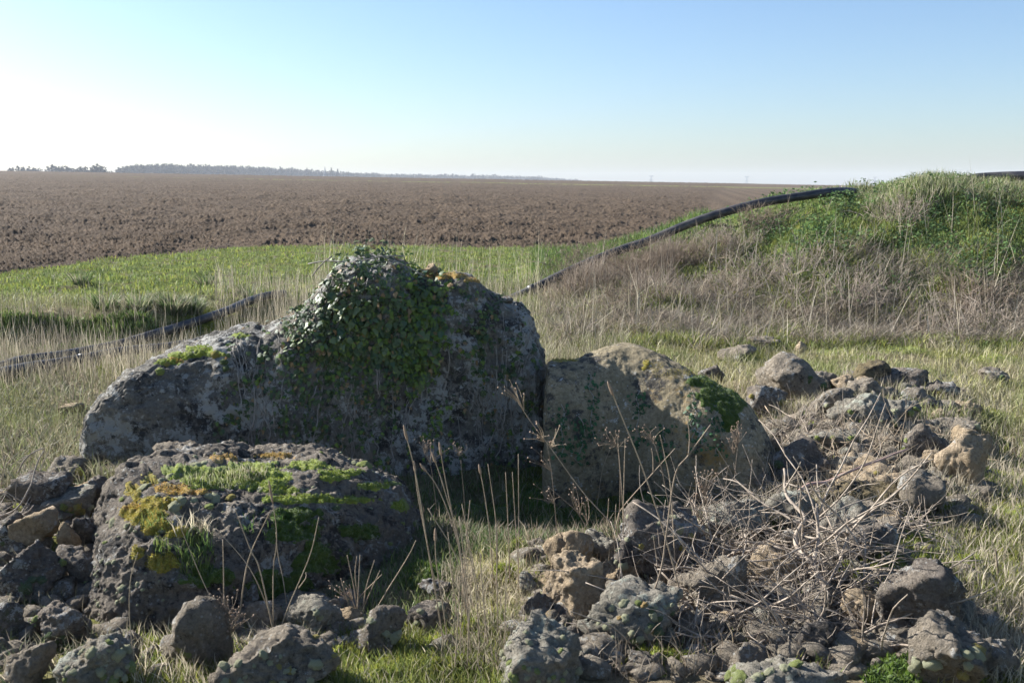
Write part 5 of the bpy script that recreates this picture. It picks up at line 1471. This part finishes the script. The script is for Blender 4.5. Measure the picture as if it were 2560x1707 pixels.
umbel([(900, 1560), (880, 1500), (850, 1470)], 'small dead flowers with pinkish heads at the lower right of the boulder', [(870, 1500, 835, 1470), (880, 1500, 868, 1475)], 0.002, 'stalk', 9, 24)
umbel([(585, 1660), (575, 1570), (560, 1510), (550, 1490)], 'reddish brown seed head plant in front of the upright stone', [(570, 1560, 545, 1515), (575, 1570, 580, 1520), (565, 1550, 520, 1530), (580, 1580, 600, 1545), (572, 1590, 545, 1570), (570, 1540, 560, 1500)], 0.0022, 'brown_stalk', 16, 26)

# ------------------------------------------------------------------ dead branches and the bare bush
def branch_part(root, org, pts, r0, r1, mat, name='branch', Y=None, sides=7, jit=0.006):
    P = np.array([at(a, b_, y_) for (a, b_, y_) in pts])
    S = smooth_path(P, 6 * len(pts)); S = S + jit * np.stack([perlin(S * 9), perlin(S * 9 + 5), perlin(S * 9 + 9)], 1)
    V, F = tube(S - org, np.linspace(r0, r1, len(S)), sides)
    return link(name, np_mesh(name, V, F), M[mat], root)
def branch(pts, r0, r1, mat, label, twigs=(), name='dead_branch'):
    P0 = at(*pts[0]); org = P0
    root = empty(name, org, label, 'branch')
    branch_part(root, org, pts, r0, r1, mat, 'limb')
    for t in twigs: branch_part(root, org, t, r1 * 0.9, r1 * 0.35, mat, 'twig')
    return root
def gy(px, py, up=0.0): return ground(px, py)[1] - up
branch([(1180, 1630, 3.75), (1300, 1632, 3.72), (1446, 1613, 3.75), (1556, 1586, 3.8), (1629, 1584, 3.82), (1739, 1610, 3.75), (1885, 1606, 3.75), (1976, 1624, 3.7)], 0.006, 0.014, 'dark_wood', 'thick dark fallen branch lying across the stones at the bottom', [[(1446, 1613, 3.75), (1440, 1570, 3.76), (1452, 1555, 3.8)], [(1629, 1584, 3.82), (1650, 1640, 3.7), (1640, 1690, 3.6)], [(1330, 1630, 3.72), (1300, 1680, 3.6)]])
branch([(1180, 1590, 3.85), (1240, 1592, 3.85), (1300, 1615, 3.8), (1360, 1640, 3.74)], 0.006, 0.004, 'dark_wood', 'thin curved dark branch in the grass left of the thick fallen one')
branch([(1955, 1300, 4.85), (1978, 1255, 4.85), (2013, 1215, 4.9), (2060, 1204, 4.95), (2110, 1184, 5.0), (2160, 1164, 5.1), (2270, 1122, 5.3)], 0.012, 0.005, 'red_cane', 'smooth reddish bent cane arching over the rubble at right', [[(2060, 1204, 4.95), (2090, 1240, 4.9), (2100, 1262, 4.85)], [(1978, 1255, 4.85), (1960, 1330, 4.7)]])
branch([(-20, 1430, 4.1), (20, 1455, 4.1), (50, 1485, 4.08), (90, 1506, 4.05), (125, 1510, 4.05), (190, 1505, 4.05), (230, 1518, 4.05)], 0.007, 0.003, 'dead_wood', 'bare whitish branch with fine twigs lying over the left heap', [[(50, 1485, 4.08), (90, 1460, 4.05), (100, 1440, 4.05), (112, 1420, 4.05)], [(85, 1500, 4.05), (100, 1475, 4.03), (130, 1430, 4.02), (150, 1405, 4.02)], [(190, 1505, 4.05), (210, 1485, 4.04), (235, 1468, 4.04)], [(90, 1506, 4.05), (60, 1525, 4.0), (45, 1530, 4.0)], [(80, 1505, 4.05), (84, 1440, 4.04), (75, 1410, 4.04)], [(100, 1508, 4.05), (140, 1440, 4.04), (155, 1422, 4.03)], [(110, 1510, 4.05), (120, 1530, 4.0)]])
branch([(-20, 1440, 4.2), (25, 1436, 4.2), (80, 1455, 4.18), (140, 1466, 4.16), (200, 1455, 4.15), (240, 1448, 4.14)], 0.004, 0.002, 'dead_wood', 'thin grey twig curving behind the whitish branch on the left heap')
branch([(-20, 1300, 4.6), (40, 1270, 4.6), (75, 1215, 4.65), (85, 1180, 4.7), (110, 1125, 4.75)], 0.005, 0.003, 'dead_wood', 'grey twig sticking up at the left edge above the left heap', [[(-10, 1290, 4.6), (40, 1255, 4.6)], [(20, 1285, 4.6), (70, 1262, 4.6)]])
branch([(45, 1180, 5.0), (60, 1150, 5.0), (85, 1130, 5.02), (110, 1120, 5.05)], 0.005, 0.003, 'dead_wood', 'curved bare twig in the dry grass left of the ivy covered stone')
branch([(-20, 1320, 4.4), (60, 1285, 4.42), (85, 1262, 4.45)], 0.004, 0.002, 'dead_wood', 'straight grey twig lying across the dark angular stone at left')
branch([(2180, 1580, 3.9), (2260, 1508, 3.95), (2310, 1465, 4.0), (2330, 1475, 4.0)], 0.005, 0.003, 'dead_wood', 'forked grey stick lying across the big dark speckled stone', [[(2290, 1490, 3.98), (2312, 1468, 4.0)]])
branch([(2158, 1595, 3.7), (2200, 1582, 3.7), (2240, 1567, 3.7)], 0.006, 0.004, 'stalk', 'short pale broken stick left of the big dark speckled stone')
branch([(2040, 1420, 4.2), (2160, 1385, 4.2), (2212, 1375, 4.2)], 0.007, 0.004, 'stalk', 'pale straight stick lying above the dark stone, upper one')
branch([(2070, 1450, 4.1), (2150, 1420, 4.1), (2215, 1382, 4.15)], 0.006, 0.004, 'stalk', 'pale straight stick lying above the dark stone, lower one')
branch([(2493, 1540, 4.1), (2496, 1470, 4.1), (2490, 1390, 4.1), (2487, 1370, 4.1)], 0.0055, 0.003, 'brown_stalk', 'upright dark stem in the grass at the right edge of the photo')
branch([(2390, 1465, 4.35), (2450, 1448, 4.3), (2520, 1435, 4.25), (2600, 1425, 4.2)], 0.004, 0.0025, 'dark_wood', 'thin dark stem lying level across the grass at right')
branch([(2475, 1560, 3.9), (2520, 1640, 3.7), (2560, 1720, 3.55)], 0.005, 0.003, 'stalk', 'pale slanting stalk in the bottom right corner')
branch([(1680, 1240, 5.7), (1690, 1120, 5.75), (1700, 1000, 7.2), (1660, 900, 8.6), (1620, 800, 9.8)], 0.002, 0.002, 'stalk', 'very thin long dry stem standing behind the sandy stone') if False else None
branch([(1905, 1000, 6.8), (1960, 1100, 6.1), (1985, 1160, 5.8)], 0.004, 0.003, 'stalk', 'slanting dry stem right of the sandy stone')
branch([(1890, 990, 6.9), (1960, 996, 6.9), (2018, 1000, 6.9)], 0.005, 0.003, 'stalk', 'level pale stem lying before the tall pointed stone')
branch([(2048, 1102, 6.3), (2110, 1070, 6.4), (2170, 1030, 6.5)], 0.005, 0.003, 'stalk', 'slanting pale stem lying in the middle of the rubble')

bx, by_ = 2070, 1700
borg = ground(bx, by_)
bush = empty('bare_bush', borg, 'tangled bare bush of grey lichen covered branches at the lower right', 'bush')
mainb = [
    ([(2090, 1720, 3.45), (2071, 1580, 3.6), (2068, 1489, 3.7), (2040, 1420, 3.8), (2013, 1394, 3.85)], 0.016, 0.009),
    ([(2071, 1590, 3.6), (2042, 1511, 3.68), (1976, 1544, 3.7), (1775, 1547, 3.75), (1629, 1551, 3.8)], 0.013, 0.004),
    ([(2042, 1511, 3.66), (1995, 1500, 3.7), (1793, 1427, 3.85), (1647, 1423, 3.9)], 0.008, 0.003),
    ([(2050, 1515, 3.64), (1940, 1511, 3.66), (1775, 1485, 3.7), (1592, 1456, 3.8)], 0.008, 0.003),
    ([(2013, 1394, 3.85), (1990, 1340, 3.95), (2010, 1290, 4.0), (1968, 1240, 4.1), (1955, 1170, 4.2)], 0.010, 0.004),
    ([(2030, 1410, 3.82), (2045, 1340, 3.9), (2048, 1260, 4.0)], 0.008, 0.004),
    ([(1700, 1700, 3.4), (1690, 1600, 3.55), (1720, 1520, 3.7), (1690, 1490, 3.72), (1640, 1560, 3.6), (1600, 1610, 3.5)], 0.006, 0.003),
    ([(1780, 1700, 3.45), (1740, 1560, 3.6), (1720, 1510, 3.66), (1680, 1500, 3.68)], 0.006, 0.003),
    ([(1750, 1650, 3.4), (1800, 1580, 3.5), (1850, 1530, 3.6), (1990, 1500, 3.66)], 0.006, 0.003),
    ([(2071, 1590, 3.6), (2110, 1640, 3.5), (2180, 1690, 3.4)], 0.010, 0.005),
    ([(2068, 1500, 3.7), (2120, 1440, 3.8), (2150, 1420, 3.85)], 0.006, 0.003),
    ([(2060, 1480, 3.7), (2110, 1380, 3.85), (2120, 1290, 4.0)], 0.005, 0.0025),
    ([(2040, 1560, 3.6), (1990, 1620, 3.5), (1960, 1700, 3.4)], 0.009, 0.005),
    ([(2013, 1394, 3.85), (1960, 1370, 3.9), (1880, 1372, 3.95), (1820, 1395, 4.0), (1790, 1440, 3.98)], 0.008, 0.003),
    ([(2155, 1707, 3.45), (2160, 1560, 3.65), (2165, 1420, 3.8), (2160, 1330, 3.95)], 0.005, 0.003),
    ([(1870, 1700, 3.5), (1880, 1560, 3.7), (1860, 1430, 3.85), (1862, 1330, 4.0)], 0.005, 0.0025),
    ([(2085, 1620, 3.55), (2030, 1650, 3.5), (1900, 1640, 3.5), (1800, 1600, 3.55)], 0.007, 0.003),
]
mainb = [(a_, b_ * 1.25, c_ * 1.25) for a_, b_, c_ in mainb]
BP = []
for pts, r0, r1 in mainb:
    branch_part(bush, borg, pts, r0, r1, 'dead_wood', 'branch', jit=0.012)
    S = smooth_path(np.array([at(*q) for q in pts]), 40); BP.append(S)
BP = np.concatenate(BP)
rb = np.random.default_rng(55)
def twig_geo(p, d, L, r, rng):
    pts = [p]; q = p.copy()
    for k in range(5):
        d = d + rng.normal(size=3) * 0.15; d = d / np.linalg.norm(d)
        q = q + d * L / 5; g = hz(q[0], q[1])
        if q[2] < g + 0.015: q[2] = g + 0.015; d[2] = abs(d[2])
        pts.append(q.copy())
    return tube(smooth_path(pts, 11), np.linspace(r, r * 0.45, 11), 5), pts
for k in range(170):
    p = BP[int(rb.integers(len(BP)))].copy()
    d = rb.normal(size=3) * np.array([1.0, 0.5, 0.55]) + np.array([-0.15, 0, 0.12]); d /= np.linalg.norm(d)
    (V, F), pts = twig_geo(p, d, 0.15 + 0.5 * rb.random() ** 1.5, 0.0026 + 0.0036 * rb.random(), rb)
    fk = [(V, F)]
    for q_ in range(2):
        i_ = int(rb.integers(1, 5)); d3 = np.array(pts[i_ + 1]) - pts[i_]; d3 = d3 / np.linalg.norm(d3) + rb.normal(size=3) * 0.6; d3 /= np.linalg.norm(d3)
        fk.append(twig_geo(np.array(pts[i_]), d3, 0.06 + 0.14 * rb.random(), 0.0018, rb)[0])
    V, F = join(fk)
    link('twig', np_mesh('twig', V - borg, F), M['dead_wood'], bush)
fine = []
for k in range(360):
    p = BP[int(rb.integers(len(BP)))] + rb.normal(size=3) * np.array([0.16, 0.10, 0.05])
    d = rb.normal(size=3) * np.array([1.0, 0.5, 0.6]); d /= np.linalg.norm(d)
    fine.append(twig_geo(p, d, 0.05 + 0.16 * rb.random(), 0.0013 + 0.0012 * rb.random(), rb)[0])
V, F = join(fine)
tag(link('fine_twigs', np_mesh('fine_twigs', V - borg, F), M['dead_wood'], bush), None, None, None, 'stuff')
# second thicket just behind, over the tan stones and in front of the sandy stone
def thicket(spots, n, label, mat, seed, L=(0.1, 0.35), r=(0.0018, 0.0036), name='dead_bramble', flat=0.5):
    rr = np.random.default_rng(seed)
    org = ground(*spots[0][:2]); root = empty(name, org, label, 'bramble'); k2 = 0; extra = []
    for k in range(n):
        cx, cy, sx, sy = spots[int(rr.integers(len(spots)))]
        p = ground(cx + rr.normal() * sx * 0.6, cy + rr.normal() * sy * 0.6); p[2] += 0.02 + 0.06 * rr.random()
        d = rr.normal(size=3) * np.array([1, 0.6, flat]) + np.array([0, 0, 0.3]); d /= np.linalg.norm(d)
        g_, _ = twig_geo(p, d, L[0] + (L[1] - L[0]) * rr.random(), r[0] + (r[1] - r[0]) * rr.random(), rr)
        if k < 90: link('twig', np_mesh('twig', g_[0] - org, g_[1]), M[mat], root)
        else: extra.append(g_)
    if extra:
        V, F = join(extra); tag(link('fine_twigs', np_mesh('fine_twigs', V - org, F), M[mat], root), None, None, None, 'stuff')
thicket([(1830, 1290, 90, 40), (1900, 1240, 60, 30), (1760, 1330, 60, 30)], 200, 'low tangle of dead brambles between the sandy stone and the bare bush', 'dead_wood', 1)
thicket([(2010, 1080, 60, 20), (2080, 1110, 60, 20), (1960, 1110, 60, 30)], 90, 'dry bramble tangle lying in front of the tall pointed stone', 'dead_wood', 2, (0.1, 0.4))
thicket([(2150, 1150, 110, 40), (2260, 1110, 80, 30), (2080, 1190, 70, 30)], 90, 'thin dead twigs strewn over the broad tan stones at right', 'stalk', 3, (0.1, 0.35))
thicket([(2240, 1350, 60, 30), (2290, 1330, 40, 30)], 80, 'clump of fine dead twigs below the grey stone at the end of the slab', 'dead_wood', 4, (0.08, 0.22))
thicket([(60, 1280, 70, 50), (20, 1220, 40, 40)], 60, 'small dead twigs at the left edge in front of the dark angular stone', 'dead_wood', 5, (0.1, 0.3))
thicket([(1750, 1430, 120, 60), (1850, 1420, 100, 60), (1950, 1430, 90, 60)], 130, 'dead twigs lying on the tan stones behind the bare bush', 'dead_wood', 6, (0.1, 0.4), (0.002, 0.004))
# dark dead shrubs on the bank
def shrub(px, py, Y, n, h, w, mat, label, lean=0.0):
    rr = np.random.default_rng(int(px)); p0 = at(px, py, Y); p0[2] = hz(p0[0], p0[1]) - 0.02
    root = empty('dead_shrub', p0, label, 'shrub'); extra = []
    for k in range(n):
        a = rr.normal() * 0.85 + lean; dep = rr.normal() * 0.4
        d = np.array([math.sin(a), dep, math.cos(a)]); d /= np.linalg.norm(d)
        p = p0 + np.array([rr.normal() * w * 0.4, rr.normal() * w * 0.25, 0])
        g_, pts = twig_geo(p, d, h * (0.45 + 0.5 * rr.random()), 0.005, rr)
        if k < 24: link('stem', np_mesh('stem', g_[0] - p0, g_[1]), M[mat], root)
        else: extra.append(g_)
        for q in range(4):
            i = int(rr.integers(2, 6)); d2 = d + rr.normal(size=3) * 0.6; d2 /= np.linalg.norm(d2)
            extra.append(twig_geo(np.array(pts[i]), d2, h * 0.35, 0.0028, rr)[0])
    V, F = join(extra); tag(link('fine_twigs', np_mesh('fine_twigs', V - p0, F), M[mat], root), None, None, None, 'stuff')
shrub(1900, 560, 14.6, 70, 0.42, 0.5, 'brown_stalk', 'dark dead shrub leaning against the pipe near the top of the bank', 0.7)
shrub(1620, 690, 13.9, 80, 0.55, 0.6, 'brown_stalk', 'dark dead shrub at the left end of the bank, just below the pipe')
shrub(1760, 640, 13.8, 60, 0.45, 0.5, 'brown_stalk', 'brown dead shrub in the middle of the left bank slope')
shrub(2250, 590, 14.0, 60, 0.5, 0.45, 'dead_wood', 'pale dead shrub standing in the green weeds on the bank')
shrub(2130, 760, 11.8, 70, 0.55, 0.9, 'dead_wood', 'grey dead shrub at the foot of the bank, middle one')
shrub(2440, 800, 11.0, 70, 0.6, 0.8, 'dead_wood', 'grey dead shrub at the foot of the bank, right one')
shrub(1450, 660, 15.6, 60, 0.4, 0.6, 'brown_stalk', 'low dead shrub beyond the pipe at the left end of the bank')
shrub(2440, 700, 11.8, 50, 0.5, 0.4, 'brown_stalk', 'dark brown dead shrub under the green weeds at right')

print('TRIS', sum(len(o.data.loop_triangles) if o.data.loop_triangles else sum(len(p.vertices) - 2 for p in o.data.polygons) if len(o.data.polygons) < 2000 else len(o.data.loops) - 2 * len(o.data.polygons) for o in bpy.data.objects if o.type == 'MESH'))

for q in ((1540, 640, 14.4, 60, .4, .5), (1500, 700, 13.6, 70, .45, .7), (1690, 600, 14.2, 60, .4, .5), (1820, 600, 14.0, 50, .35, .5), (1600, 760, 12.4, 70, .45, .8), (1850, 720, 12.6, 70, .45, .9), (1980, 700, 12.8, 60, .4, .7)):
    shrub(*q[:6], 'dead_wood' if q[0] > 1650 else 'brown_stalk', {1540: 'tangled dead shrub under the pipe where it meets the bank', 1500: 'grey brown dead shrub at the low left foot of the bank', 1690: 'dead shrub just below the middle of the bank pipe', 1820: 'dead shrub between the pipe and the green weeds on the bank', 1600: 'wide dead shrub at the foot of the left bank slope', 1850: 'wide dead shrub in the middle of the lower bank', 1980: 'dead shrub below the edge of the green weeds, middle of the bank'}[q[0]])
# ------------------------------------------------------------------ haze
hm = bpy.data.materials.new('thin_haze'); hm.use_nodes = True
nt = hm.node_tree; nt.nodes.clear()
out = nt.nodes.new('ShaderNodeOutputMaterial'); pv = nt.nodes.new('ShaderNodeVolumePrincipled')
pv.inputs['Color'].default_value = (0.86, 0.90, 0.96, 1); pv.inputs['Density'].default_value = HAZE
nt.links.new(pv.outputs[0], out.inputs['Volume'])
zmin = float(GZ.min()) - 1.0
V = np.array([(x_, y_, z_) for z_ in (zmin, 32.0) for y_ in (-2650, 2650) for x_ in (-2650, 2650)], float)
F = np.array([(0, 2, 3, 1), (4, 5, 7, 6), (0, 1, 5, 4), (2, 6, 7, 3), (0, 4, 6, 2), (1, 3, 7, 5)])
o = link('haze', np_mesh('haze', V, F, False), hm); tag(o, None, None, None, 'stuff')
